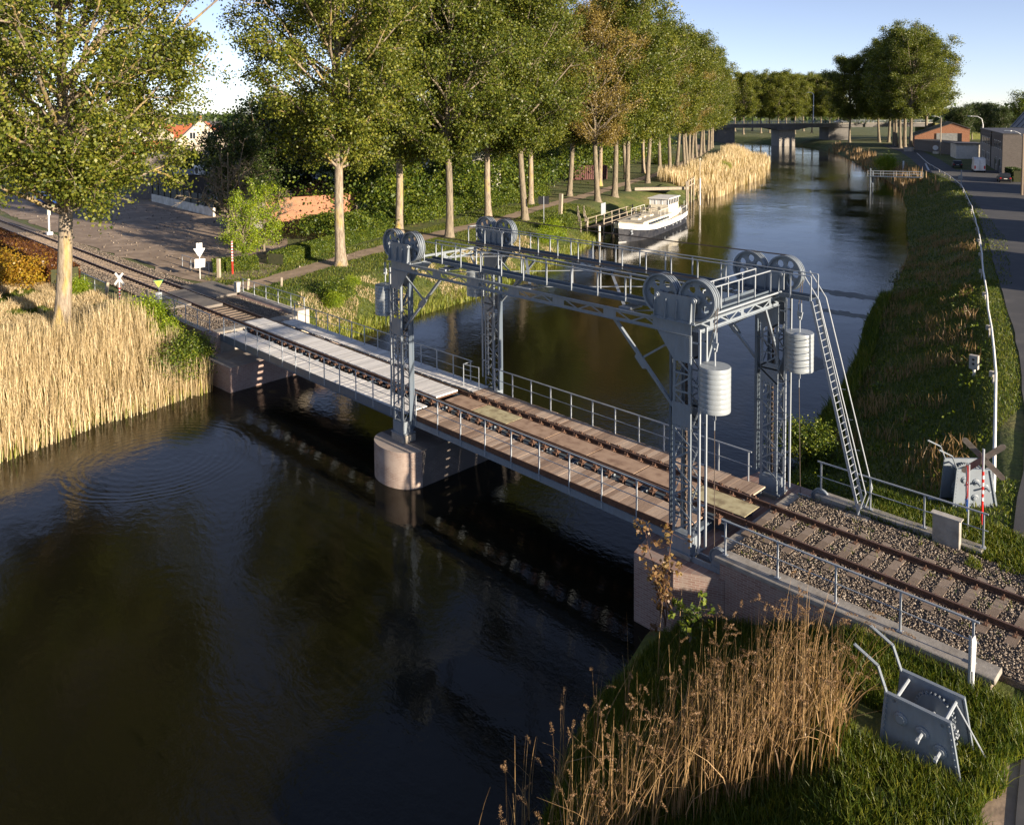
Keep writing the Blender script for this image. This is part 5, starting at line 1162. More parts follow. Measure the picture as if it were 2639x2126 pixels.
MB().tube((-64.1, 45.9, -.7), (-64.1, 45.9, 2.75), .04, 8).build('pole', galv, t); c = Vector((-64.1, 45.9, 2.25)); f_ = Vector((.72, -.69, 0)); q = Vector((.69, .72, 0)); MB().bar(c-f_*.06-q*.62, c-f_*.06+q*.62, .04, .95).build('board', black, t)
t = thing('signal_post', 'white railway post with a square foot beside the rails far left', 'post', (-96, .8, -.3))
MB().tube((-96, 1.8, -.2), (-96, 1.8, 3.0), .09, 8).build('post', white, t); MB().box(-96.3, -95.7, 1.5, 2.1, -.3, .1).build('foot', white, t, bevel=.03); MB().box(-96.3, -95.8, 1.65, 1.95, 1.9, 3.1).build('head', whitew, t, bevel=.03)
t = thing('stake', 'white wooden stake and half buried timber in the grass under the near winch', 'stake', (-4.55, -7.05, -1)); MB().box(-4.62, -4.52, -7.1, -7.05, -1.2, -.42).build('stake', white, t); MB().bar((-4.45, -7.0, -.75), (-4.1, -8.3, -.8), .12, .08).build('timber', postwood, t)
# ------------------------------------------------------------------ guard pipe along the right bank
GP = [(-7.67,8.0),(-9.03,13.44),(-10.68,19.9),(-13.2,28.9),(-17.2,42.7),(-24.0,66.6),(-31.6,91.4),(-41.3,121.2),(-49.8,142.6),(-65,177.8),(-80.5,217.6)]
t = thing('guard_pipe', 'white painted pipe guard rail running along the top of the right bank', 'guard rail', (-7.7, 8, -.3))
m_ = MB(); seg = []
for a, b in zip(GP[:-1], GP[1:]):
    k = max(1, int(math.dist(a, b)/4))
    for i in range(k): u = i/k; seg.append((a[0]+(b[0]-a[0])*u+random.uniform(-.04, .04), a[1]+(b[1]-a[1])*u, .12+random.uniform(-.03, .03)))
seg.append((*GP[-1], .12)); m_.path([(-7.5, 7.2, -.2)]+seg, .06, 8); m_.build('pipe', white, t, True)
for i, p in enumerate(seg[:42:2]): MB().tube((p[0]-.1, p[1], -.8), (p[0]-.1, p[1], p[2]), .05, 8).box(p[0]-.26, p[0]-.1, p[1]-.12, p[1]+.12, -.05, .2).build('support', concp, t)
# ------------------------------------------------------------------ moored boat
def boat():
    bow = Vector((-57.8, 52.1, 0)); ax = Vector((-.28, .96, 0)).normalized(); pr = Vector((ax.y, -ax.x, 0)); L = 23.5
    t = thing('canal_boat', 'old black and white motor barge with cream wheelhouse moored at the left bank', 'boat', (bow+ax*10+Vector((0, 0, WZ))))
    sh = [(0, .04, 2.35), (.03, .75, 2.2), (.08, 1.45, 2.0), (.16, 2.1, 1.75), (.28, 2.4, 1.55), (.5, 2.5, 1.45), (.72, 2.45, 1.5), (.86, 2.2, 1.65), (.94, 1.65, 1.8), (.985, .85, 1.95), (1, .1, 2.0)]
    def pt(u, w_, z, flare=1.0): return bow+ax*(L*u)+pr*w_*flare+Vector((0, 0, WZ+z))
    def band(nm, f0, f1, mat, g0, g1):
        m_ = MB()
        for s in (-1, 1):
            V = []
            for u, w_, h in sh: V += [pt(u-(.006 if u < .02 else 0), s*w_*g0(u), f0(h)), pt(u-(.012 if u < .02 else 0), s*w_*g1(u), f1(h))]
            n = len(sh); m_.add(V, [(2*i, 2*i+2, 2*i+3, 2*i+1) for i in range(n-1)])
        m_.build(nm, mat, t, True)
    band('hull', lambda h: -.6, lambda h: h-.62, hullblk, lambda u: .86, lambda u: .97)
    band('boot_top', lambda h: -.7, lambda h: .12, simple('boot_top_grey', (.3, .3, .31), (.4, .39, .37), 2, .5), lambda u: .875, lambda u: .895)
    band('bulwark', lambda h: h-.62, lambda h: h, white, lambda u: .985, lambda u: 1.0)
    m_ = MB(); V = []
    for u, w_, h in sh: V += [pt(u, -w_*.97, h-.3), pt(u, w_*.97, h-.3)]
    m_.add(V, [(2*i, 2*i+1, 2*i+3, 2*i+2) for i in range(len(sh)-1)]); m_.build('deck', cream, t)
    def block(nm, u0, u1, w0, z0, z1, mat, w1=None, par=t, taper=0):
        w1 = w1 or w0; m_ = MB(); b = [pt(u0, -w0, z0), pt(u0, w0, z0), pt(u1, w1, z0), pt(u1, -w1, z0)]; u_ = [pt(u0+taper, -w0*.95, z1), pt(u0+taper, w0*.95, z1), pt(u1, w1*.95, z1), pt(u1, -w1*.95, z1)]
        m_.add(b+u_, [(0,3,2,1),(4,5,6,7),(0,1,5,4),(1,2,6,5),(2,3,7,6),(3,0,4,7)]); return m_.build(nm, mat, par)
    cab = block('cabin', .17, .60, 1.65, 1.1, 1.98, cream, 1.9)
    rf = block('cabin_roof', .165, .605, 1.75, 1.98, 2.06, simple('cabin_roof_beige', (.5, .46, .38), (.42, .38, .3), 2, .7), 2.0)
    for k in range(9): block('window', .24+k*.036, .262+k*.036, 1.93, 1.5, 1.78, glass, 1.94, cab)
    for (a, b, w_) in ((.22, .27, .5), (.33, .36, .35), (.39, .45, .6)): block('hatch', a, b, w_, 2.06, 2.22, cream, par=rf)
    wh = block('wheelhouse', .615, .80, 1.35, 1.2, 3.0, cream)
    wg = block('wheelhouse_glazing', .618, .797, 1.33, 3.0, 3.75, glass)
    for k in range(7): u = .618+k*.0298; block('window_post', u-.002, u+.002, 1.36, 2.98, 3.78, white, par=wg)
    for w_ in (-1.28, -.45, .4, 1.26):
        for u in (.616, .799): a = pt(u, w_, 2.98); b = pt(u, w_, 3.78); MB().bar(a, b, .09, .09).build('window_post', white, wg)
    block('wheelhouse_roof', .605, .81, 1.55, 3.76, 3.86, white)
    block('cabin_door', .795, .802, .35, 1.9, 3.2, rustpale)
    block('after_cabin', .83, .93, 1.1, 1.2, 1.95, cream, .8)
    m_ = MB()
    for s in (-1, 1):
        P_ = [pt(u, s*1.95, 2.9) for u in (.40, .47, .54, .61)]; m_.path(P_, .025, 6)
        for p in P_: m_.tube(p, p-Vector((0, 0, 1.1)), .025, 6)
        P_ = [pt(u, s*w_*.93, h+.75) for u, w_, h in sh[6:10]]; m_.path(P_, .025, 6)
        for p in P_: m_.tube(p, p-Vector((0, 0, .8)), .025, 6)
    m_.build('deck_railing', white, t)
    tb = MB(); c = pt(.5, -.2, 2.06); tb.lathe(c, [(0, .7), (.75, .7), (.75, .74), (0, .74)], (0, 0, 1), 12); tb.tube(c, c+Vector((0, 0, .7)), .05, 6)
    tag(tb.build('deck_table', simple('table_top', (.5, .42, .32), (.4, .33, .25), 3, .7)), 'round table with drooping cover on the boat deck', 'table')
    for q in range(3):
        c = pt(.46+.05*q, .75 if q % 2 else -.95, 2.06); ch = MB(); ch.box(c.x-.25, c.x+.25, c.y-.25, c.y+.25, c.z+.42, c.z+.46).box(c.x-.25, c.x+.25, c.y+.21, c.y+.25, c.z+.46, c.z+.9)
        for a in (-.22, .22):
            for b in (-.22, .22): ch.tube((c.x+a, c.y+b, c.z), (c.x+a, c.y+b, c.z+.43), .02, 5)
        tag(ch.build('deck_chair', cream), 'cream deck chair beside the table on the barge', 'chair', group='chairs round the table on the barge')
    # anchor, portholes, bow name
    for s in (-1, 1):
        c = pt(.05, s*1.08, 1.25); MB().tube(c-pr*s*.05, c+pr*s*.08, .16, 10).path([c+pr*s*.1+Vector((0, 0, .3)), c+pr*s*.1-Vector((0, 0, .35))], .05, 6).bar(c+pr*s*.1-Vector((0, 0, .3))-ax*.3, c+pr*s*.1-Vector((0, 0, .3))+ax*.3, .07, .1).build('anchor', galv, t)
    for u in (.42, .56, .63, .7, .84): c = pt(u, 2.36 if u < .8 else 2.1, .62); MB().lathe(c, [(0, .03), (.12, .03), (.15, 0)], pr, 12).build('porthole', galv, t)
    for s, u, tx in ((-1, .045, 'MINUS'), (1, .075, 'R.B.J.')):
        c = pt(u, s*(1.04 if s < 0 else 1.44), 1.78); d1 = (pt(.08, s*1.45, 0)-pt(.03, s*.75, 0)).normalized() if s > 0 else (pt(.03, s*.75, 0)-pt(.08, s*1.45, 0)).normalized()
        n1 = Vector((d1.y, -d1.x, 0)); o = textobj(tx, .34, c+n1*.06, (math.pi/2, 0, math.atan2(d1.y, d1.x)), black, t)
    MB().path([pt(0, 0, 2.3), pt(-.01, -3.5, 1.7), pt(-.05, -6, 2.2)], .025, 6).build('mooring_rope', rope, t)
    return pt
bp = boat()
# mooring stage and gangway beside the boat
t = thing('mooring_stage', 'dark timber mooring stage with railings between boat and grassy bank', 'jetty', (-63.5, 58, WZ))
m_ = MB(); a = Vector((-61.6, 52.5, -1.45)); d = Vector((-.28, .96, 0)).normalized(); q = Vector((-d.y, d.x, 0))
for k in range(22): c = a+d*k*.72+q*.4; m_.bar(c-q*1.0, c+q*.9, .6, .06)
m_.build('planking', simple('dark_timber', (.08, .06, .045), (.13, .10, .075), 4, .8, stretch=(1, 6, 1)), t)
for s in (-1.0, 1.1):
    m_ = MB(); P_ = [a+d*k*2.6+q*s for k in range(7)]
    for z in (.55, 1.05): m_.path([p+Vector((0, 0, z)) for p in P_], .04, 6)
    for p in P_: m_.box(p.x-.06, p.x+.06, p.y-.06, p.y+.06, p.z-1.6, p.z+1.15)
    m_.build('railing', postwood, t)
m_ = MB(); c = a+d*5+q*1.1
m_.bar(c-d*.75+Vector((0, 0, 1.7)), c+d*.75+Vector((0, 0, 1.7)), .03, 1.5)
tag(m_.build('mesh_gate_panel', galv), 'grey gate panel standing upright on the mooring stage', 'gate')
for s in (0, 1):
    o = MB(); p0 = Vector((-66.8, 55.2, -.4)); p1 = Vector((-62.4, 50.6, -1.5)); sh_ = Vector((.5, .6, 0))*s
    for z in (.45, .85): o.tube(p0+sh_+Vector((0, 0, z)), p1+sh_+Vector((0, 0, z)), .025, 6)
    for k in range(4): p = p0.lerp(p1, k/3)+sh_; o.box(p.x-.05, p.x+.05, p.y-.05, p.y+.05, p.z-.4, p.z+.95)
    tag(o.build('wooden_handrail', postwood), 'wooden handrail stepping down the bank to the mooring stage', 'handrail', group='pair of handrails down the bank to the stage')
for i, (x, y, z, l) in enumerate([(-60.2, 51.4, -.9, 'white topped mooring pile at the barge bow'), (-71.1, 90.8, 1.6, 'tall white mooring pole carrying a lamp beyond the quay'), (-72.6, 89.2, 1.1, 'tall grey mooring pile at the corner of the quay')]):
    m_ = MB().tube((x, y, WZ-1), (x, y, z), .16, 10)
    if i == 1: m_.tube((x, y, z), (x, y, z+3.0), .04, 6).ball((x, y, z+3.1), .16)
    tag(m_.build('mooring_pile', whitew if i != 2 else postwood), l, 'mooring post')
t = thing('timber_quay', 'weathered timber quay with railings behind the barge stern', 'quay', (-76, 90, -1))
MB().prism([(-78.2, 83.2, -.35), (-72.9, 90.0, -.35), (-75.5, 94, -.35), (-80.5, 88.5, -.35)], (0, 0, .12)).build('decking', asphl, t)
MB().bar((-78.4, 83.0, -.05), (-72.8, 90.0, -.05), .35, .45).build('edge_beam', postwood, t)
m_ = MB()
for (x, y) in ((-72.8, 90.0), (-74.2, 93), (-75.6, 96)): m_.box(x-.09, x+.09, y-.09, y+.09, WZ-.5, 1.3)
m_.bar((-72.8, 90, 1.0), (-75.6, 96, 1.0), .1, .16).bar((-72.8, 90, .2), (-75.6, 96, .2), .1, .16); m_.build('rail_frame', postwood, t)
# landing stage on the right bank
t = thing('landing_stage', 'steel landing stage with railing reaching from the right bank over the water', 'jetty', (-59, 139.5, WZ))
MB().bar((-63, 139, -.6), (-54, 141.2, -.5), 1.3, .14).build('platform', steel_d, t)
for s in (-.62, .62):
    m_ = MB(); 
    for z in (.5, 1.0): m_.tube((-63, 139+s, -.55+z), (-54, 141.2+s, -.45+z), .035, 6)
    for k in range(5): x = -63+9*k/4; m_.tube((x, 139+2.2*k/4+s, -.6), (x, 139+2.2*k/4+s, .5), .035, 6)
    m_.build('railing', galv, t)
MB().tube((-62.6, 138.6, WZ-1), (-62.6, 138.6, 1.0), .16, 8).tube((-62.6, 139.8, WZ-1), (-62.6, 139.8, .3), .16, 8).bar((-62.6, 138.6, -1.2), (-62.6, 139.8, -2.4), .12, .12).build('piles', steel_d, t)
# ------------------------------------------------------------------ houses and buildings
def house(x, y, w_, d_, eave, ridge, rz, wall, roof, label, wins=(), chim=1, name='village_house', cat='house', ov=.25, group=None, z0=-.5):
    t = thing(name, label, cat, (x, y, z0), rz, group)
    e, r2 = eave-z0, ridge-z0; hw, hd = w_/2, d_/2
    MB().add([(-hw,-hd,0),(hw,-hd,0),(hw,hd,0),(-hw,hd,0),(-hw,-hd,e),(hw,-hd,e),(hw,hd,e),(-hw,hd,e),(0,-hd,r2),(0,hd,r2)],
             [(0,1,5,8,4),(2,3,7,9,6),(1,2,6,5),(3,0,4,7)]).build('wall', wall, t)
    rf = MB()
    for s in (-1, 1):
        sl = (r2-e)/hw; a = (s*(hw+ov), e-sl*ov)
        rf.prism([(0, -hd-ov, r2+.02), (a[0], -hd-ov, a[1]+.02), (a[0], -hd-ov, a[1]+.17), (0, -hd-ov, r2+.2)], (0, d_+2*ov, 0))
    ro = rf.build('roof', roof, t)
    for k in range(chim): MB().box(-.35, .35, hd*(.6-1.3*k)-.3, hd*(.6-1.3*k)+.3, r2-.6, r2+.9).build('chimney', brickr, ro)
    for (side, u, z, ww, hh) in wins:
        if side == 'f': fr = MB().box(u-ww/2-.07, u+ww/2+.07, -hd-.05, -hd-.01, z-z0-.07, z+hh-z0+.07); gl = [MB().box(u-ww/2, u-.04, -hd-.07, -hd-.052, z-z0, z+hh-z0), MB().box(u+.04, u+ww/2, -hd-.07, -hd-.052, z-z0, z+hh-z0)]
        else: fr = MB().box(hw+.01, hw+.05, u-ww/2-.07, u+ww/2+.07, z-z0-.07, z+hh-z0+.07); gl = [MB().box(hw+.052, hw+.07, u-ww/2, u-.04, z-z0, z+hh-z0), MB().box(hw+.052, hw+.07, u+.04, u+ww/2, z-z0, z+hh-z0)]
        wo = fr.build('window', white, t)
        for g_ in gl: g_.build('pane', glass, wo)
    return t
fz = math.atan2(CAM.y-64, CAM.x+206)+math.pi/2   # gable turned to the camera
house(-204, 66, 12.5, 14, 5.3, 11.2, fz, brickc, slate, 'cream gabled house with two white windows beyond the dirt lot', [('f', -2.0, 6.4, 1.3, 1.6), ('f', 2.2, 6.4, 1.3, 1.6)], 1)
house(-217, 56, 7, 15, 2.2, 5.4, fz+1.5, bricko, tile, 'low house with bright orange tiled roof left of the cream gable', [], 0)
house(-195, 52, 9, 14, 2.4, 3.3, fz+.1, brickg, slate, 'low dark shed with flat roof in front of the cream house', [], 0)
house(-198, 86, 10, 12, 5, 10.2, fz+.5, brickr, slate, 'dark slate roofed house right of the cream gable', [('f', 0, 3.2, 1.2, 1.3)], 2)
rv_ = random.Random(8)
for i in range(24):
    u = -120+rv_.uniform(0, 1050); d = rv_.uniform(225, 430); p = at(u, d); k = rv_.random()
    house(p.x, p.y, rv_.uniform(8, 10), rv_.uniform(10, 14), rv_.uniform(3.5, 5), rv_.uniform(7.5, 10), rv_.uniform(0, 3), (brickr, whitew, bricko, brickc)[i % 4], tile if k < .6 else slate,
          ('red brick village house', 'white walled village house', 'orange brick village house', 'cream walled village house')[i % 4]+(' with red tiled roof' if k < .6 else ' with dark roof')+' in the distance at the left', [('f', -1.8, 1.2, 1.2, 1.3), ('f', 1.8, 1.2, 1.2, 1.3)], 1, group='distant village houses '+('with red' if k < .6 else 'with dark')+' roofs, wall type %d' % (i % 4))
# yard behind the lot: wall, outbuilding, fence, cars
t = thing('yard_wall', 'long low whitewashed concrete wall at the back of the dirt lot', 'wall', (-110, 22.5, -.3)); MB().prism([(-122.5, 22.6, -.5), (-98, 21.0, -.5), (-98, 21.3, -.5), (-122.5, 22.9, -.5)], (0, 0, 1.3)).build('wall', whitew, t)
t = thing('yard_fence', 'dark mesh fence above the low wall behind the lot', 'fence', (-110, 22.7, .8))
MB().bar((-122.4, 22.75, 1.5), (-98.1, 21.15, 1.5), .04, 1.4).build('panels', simple('dark_fence', (.02, .025, .02), (.035, .04, .03), 6, .6), t)
for k in range(10): MB().box(-122.4+k*2.7-.06, -122.4+k*2.7+.06, 22.7-.178*k-.06, 22.7-.178*k+.06, .7, 2.5).build('post', black, t)
house(-128, 34, 9, 22, 3.2, 3.7, .2, brickg, slate, 'dark low workshop behind the fenced yard with air units on its roof', [], 0, name='workshop', cat='building')
house(-112, 38, 12, 10, 2.6, 3.0, .1, brickr, slate, 'brown brick outbuilding to the right of the workshop', [], 0, name='outbuilding', cat='building')
for i in range(2):
    t = thing('air_unit', 'white air conditioning unit, %s one on the workshop roof' % ('left' if i == 0 else 'right'), 'air unit', (-124.5+i*3.0, 27+i*2.6, 3.2)); x, y = -124.5+i*3.0, 27+i*2.6
    MB().box(x-.9, x+.9, y-.5, y+.5, 3.3, 4.7).build('casing', white, t, bevel=.03); MB().lathe((x+.1, y-.51, 4.0), [(0, 0), (.55, 0), (.55, .02), (0, .02)], (0, -1, 0), 16).build('fan', black, t)
t = thing('brick_garden_wall', 'orange brick wall lit by the sun behind the second poplar', 'wall', (-79, 24, -.3)); MB().prism([(-84.5, 17.6, -.5), (-80.5, 19.0, -.5), (-80.7, 19.4, -.5), (-84.7, 18.0, -.5)], (0, 0, 3.4)).build('plastered_part', whitew, t); MB().prism([(-80.5, 19.0, -.5), (-78.2, 29.0, -.5), (-78.6, 29.1, -.5), (-80.9, 19.1, -.5)], (0, 0, 3.9)).build('brick_part', bricko, t)
t = thing('whitewashed_shed', 'peeling whitewashed building half covered by ivy behind the poplars', 'building', (-93, 60, -.3)); MB().prism([(-94, 53, -.5), (-88.5, 62.5, -.5), (-94.5, 66, -.5), (-100, 56.5, -.5)], (0, 0, 7.2)).build('wall', whitew, t); MB().prism([(-94.1, 52.5, 6.7), (-88, 62.6, 6.7), (-94.5, 66.5, 6.7), (-100.5, 56.5, 6.7)], (0, 0, .25)).build('roof', slate, t)
t = thing('shipping_container', 'rust red shipping container under the trees behind the path', 'container', (-97, 95, -.3)); m_ = MB(); m_.bar((-99.5, 91.5, 1.1), (-95.5, 97.0, 1.1), 2.4, 2.6)
d = (Vector((-95.5, 97, 0))-Vector((-99.5, 91.5, 0))).normalized(); q = Vector((d.y, -d.x, 0)); m_.build('box', simple('rust_red', (.11, .03, .022), (.08, .022, .018), 3, .6), t)
for k in range(18): c = Vector((-99.5, 91.5, 0))+d*(.2+k*.37)+q*1.22; MB().bar(c+Vector((0, 0, -.1)), c+Vector((0, 0, 2.35)), .06, .14).build('rib', simple('rust_red_dark', (.08, .022, .018), (.06, .018, .015), 3, .6) if k == 0 else MATS['rust_red_dark'], t)
# right bank buildings
t = thing('grey_terrace', 'two storey grey brown brick terrace beside the shaded road', 'building', (-47, 172, -.5))
Ln = Vector((-60.8, 203, 0)); Nr = Vector((-44.6, 157.4, 0)); ad = (Ln-Nr).normalized(); bd_ = Vector((ad.y, -ad.x, 0)); LL = (Ln-Nr).length; H2 = 7.5
bx = lambda a0, a1, b0, b1, z0, z1: [Nr+ad*a0+bd_*b0+Vector((0, 0, z0)), Nr+ad*a1+bd_*b0+Vector((0, 0, z0)), Nr+ad*a1+bd_*b1+Vector((0, 0, z0)), Nr+ad*a0+bd_*b1+Vector((0, 0, z0))]
def obox(nm, mat, par, a0, a1, b0, b1, z0, z1): return MB().prism(bx(a0, a1, b0, b1, z0, z0), (0, 0, z1-z0)).build(nm, mat, par)
obox('wall', brickg, t, 0, LL, 0, 14, -.5, H2); obox('parapet', slate, t, -.1, LL+.1, -.1, 14.1, H2, H2+.18); obox('rendered_front', simple('grey_render', (.30, .28, .27), (.24, .22, .21), 1, .8), t, .3, LL-.3, -.06, -.01, -.4, 4.3)
obox('drainpipe', black, t, 21, 21.3, -.2, -.01, -.3, H2)
for a in (3, 6.5, 10, 13.5, 25, 29, 33, 37, 41):
    for z in (.9, 4.3):
        if z < 2 and a in (6.5, 13.5, 33): obox('door', black, t, a-.55, a+.55, -.12, -.065, -.4, 2.0); continue
        w_ = obox('window', white, t, a-1.0, a+1.0, -.12, -.065, z, z+1.7); obox('pane', glass, w_, a-.88, a-.06, -.15, -.125, z+.12, z+1.58); obox('pane', glass, w_, a+.06, a+.88, -.15, -.125, z+.12, z+1.58)
t = thing('metal_roof_hall', 'brick hall with ribbed grey sheet roof behind the terrace', 'building', (-45, 215, -.5)); o = Vector((-59.5, 226, 0)); e1 = Vector((.93, -.36, 0)); e2 = Vector((.36, .93, 0))
P_ = lambda a, b, z: o+e1*a+e2*b+Vector((0, 0, z))
MB().prism([P_(0, 0, -.5), P_(30, 0, -.5), P_(30, 14, -.5), P_(0, 14, -.5)], (0, 0, 8)).add([P_(0, 0, 7.5), P_(0, 14, 7.5), P_(0, 7, 12.6)], [(0, 1, 2)]).build('wall', brickg, t)
MB().prism([P_(-.3, -.5, 7.3), P_(30, -.5, 7.3), P_(30, 7, 12.9), P_(-.3, 7, 12.9)], (0, 0, .12)).prism([P_(-.3, 14.5, 7.3), P_(30, 14.5, 7.3), P_(30, 7, 12.9), P_(-.3, 7, 12.9)], (0, 0, .12)).build('roof', tin, t)
m_ = MB()
for k in range(22): m_.bar(P_(.2+k*1.35, -.5, 7.48), P_(.2+k*1.35, 7, 13.08), .12, .12)
m_.build('roof_ribs', slate, t)
t = thing('orange_brick_hall', 'orange brick gable end with wide grey roller door beyond the road', 'building', (-80, 243, -.5))
A_ = Vector((-94.1, 256, 0)); B_ = Vector((-79.5, 261.3, 0)); gd = (B_-A_).normalized(); gn = Vector((-gd.y, gd.x, 0)); W_ = (B_-A_).length; Q = lambda a, b, z: A_+gd*a+gn*b+Vector((0, 0, z))
MB().add([Q(0,0,-.5),Q(W_,0,-.5),Q(W_,0,6.0),Q(W_*.7,0,7.8),Q(0,0,3.6),Q(0,30,-.5),Q(W_,30,-.5),Q(W_,30,6.0),Q(W_*.7,30,7.8),Q(0,30,3.6)], [(0,1,2,3,4),(1,6,7,2),(0,4,9,5),(5,9,8,7,6)]).build('wall', bricko, t)
MB().prism([Q(-.3,-.3,3.6),Q(W_*.7,-.3,7.85),Q(W_*.7,30.3,7.85),Q(-.3,30.3,3.6)], (0,0,.2)).prism([Q(W_*.7,-.3,7.85),Q(W_+.3,-.3,6.0),Q(W_+.3,30.3,6.0),Q(W_*.7,30.3,7.85)], (0,0,.2)).build('roof', slate, t)
MB().prism([Q(W_*.40,-.12,-.4),Q(W_*.86,-.12,-.4),Q(W_*.86,-.12,4.6),Q(W_*.40,-.12,4.6)], gn*-.1).build('roller_door', tin, t); MB().prism([Q(W_*.79,-.24,-.4),Q(W_*.86,-.24,-.4),Q(W_*.86,-.24,4.6),Q(W_*.79,-.24,4.6)], gn*-.04).build('door_opening', black, t)
MB().prism([(-90.5, 245, -.5), (-69, 216.5, -.5), (-66.5, 218.5, -.5), (-88, 247.5, -.5)], (0, 0, 3.3)).build('annexe', brickg, t); MB().prism([(-90.6, 244.8, 2.8), (-69, 216.2, 2.8), (-64, 221, 2.8), (-86, 249, 2.8)], (0, 0, .2)).build('annexe_roof', slate, t)
t = thing('white_garage', 'low white garage at the road bend beside the brick terrace', 'garage', (-66, 205, -.5)); MB().prism([(-71.0, 214.5, -.5), (-66.8, 205.0, -.5), (-61.5, 207.5, -.5), (-66, 217, -.5)], (0, 0, 3.9)).build('wall', whitew, t)
MB().prism([(-66.75, 204.7, -.4), (-62.4, 206.8, -.4), (-62.4, 206.8, 2.9), (-66.75, 204.7, 2.9)], (.05, -.08, 0)).build('door', white, t); MB().prism([(-71.3, 214.6, 3.4), (-66.9, 204.6, 3.4), (-61.2, 207.3, 3.4), (-65.8, 217.3, 3.4)], (0, 0, .2)).build('roof', slate, t)
t = thing('utility_cabinet', 'small pale roadside cabinet at the far bend of the road', 'cabinet', (-88, 233, -.4)); MB().box(-89.2, -86.8, 232.5, 233.5, -.4, .9).build('body', concp, t, bevel=.03); MB().box(-89.3, -86.7, 232.4, 233.6, .9, 1.0).build('lid', galv, t)
for i, (x, y, s) in enumerate([(3, 52, 1), (0, 76, 1), (-8, 102, 1), (-18, 126, 1)]):
    house(x, y, 10, 15, 5.5, 9.0, .3, brickg, slate, 'brick house across the road just outside the right edge', [], 1, group='houses across the road outside the right edge')
# utility poles and lamps
for i, (x, y, h, l) in enumerate([(-75.5, 221, 10.0, 'wooden utility pole with curved street lamp arm in front of the orange gable'), (-31.6, 115.5, 8.8, 'dark utility pole at the right edge of the photo')]):
    t = thing('utility_pole', l, 'utility pole', (x, y, -.4)); MB().tube((x, y, -.5), (x, y, h), .19, 8, .12).build('pole', sleeper if i else postwood, t)
    m_ = MB(); 
    for k in range(5): a = k/5*1.57; b = (k+1)/5*1.57; m_.tube((x-1.6+1.6*math.cos(a), y, h-.8+1.2*math.sin(a)), (x-1.6+1.6*math.cos(b), y, h-.8+1.2*math.sin(b)), .07, 6)
    m_.build('lamp_arm', white, t); MB().box(x-2.5, x-1.55, y-.18, y+.18, h+.32, h+.5).build('lamp_head', white, t, bevel=.04)
    if not i:
        MB().lathe((x-1.2, y-.3, 1.6), [(0, 0), (.7, 0), (.7, .05), (0, .05)], (.3, -.95, 0), 16).build('round_sign', white, t); MB().box(x-1.9, x-.4, y-.3, y-.2, -.1, .6).build('plate', whitew, t)
t = thing('roof_lamp', 'white curved street lamp rising behind the terrace roof', 'street lamp', (-55, 190, 0)); p = at(2289+850/3.477, 202); x, y = p.x, p.y; t.location = (x, y, 0)
MB().tube((x, y, -.4), (x, y, 8.6), .12, 8).build('pole', white, t); MB().path([(x, y, 8.6), (x-.3, y, 9.9), (x-1.2, y-.3, 10.5), (x-2.6, y-.6, 10.6)], .09, 6).build('arm', white, t); MB().box(x-3.3, x-2.5, y-.8, y-.45, 10.5, 10.7).build('lamp_head', white, t)
tag(MB().tube((-42.5, 124.9, -.4), (-42.5, 124.9, 2.4), .09, 8).box(-42.9, -42.3, 124.7, 124.8, .9, 1.5).build('marker_post', galv), 'grey post with a small white plate at the kink of the guard pipe', 'post')
m_ = MB(); pts = [(-75.5, 221, 9.4)]
for k in range(1, 13): u = k/12; pts.append((-75.5+(-45+75.5)*u, 221+(158-221)*u, 9.4+(7.4-9.4)*u-6*u*(1-u)*.6))
m_.path(pts, .03, 5); tag(m_.build('overhead_cable', black), 'sagging black cable from the utility pole to the terrace corner', 'cable')
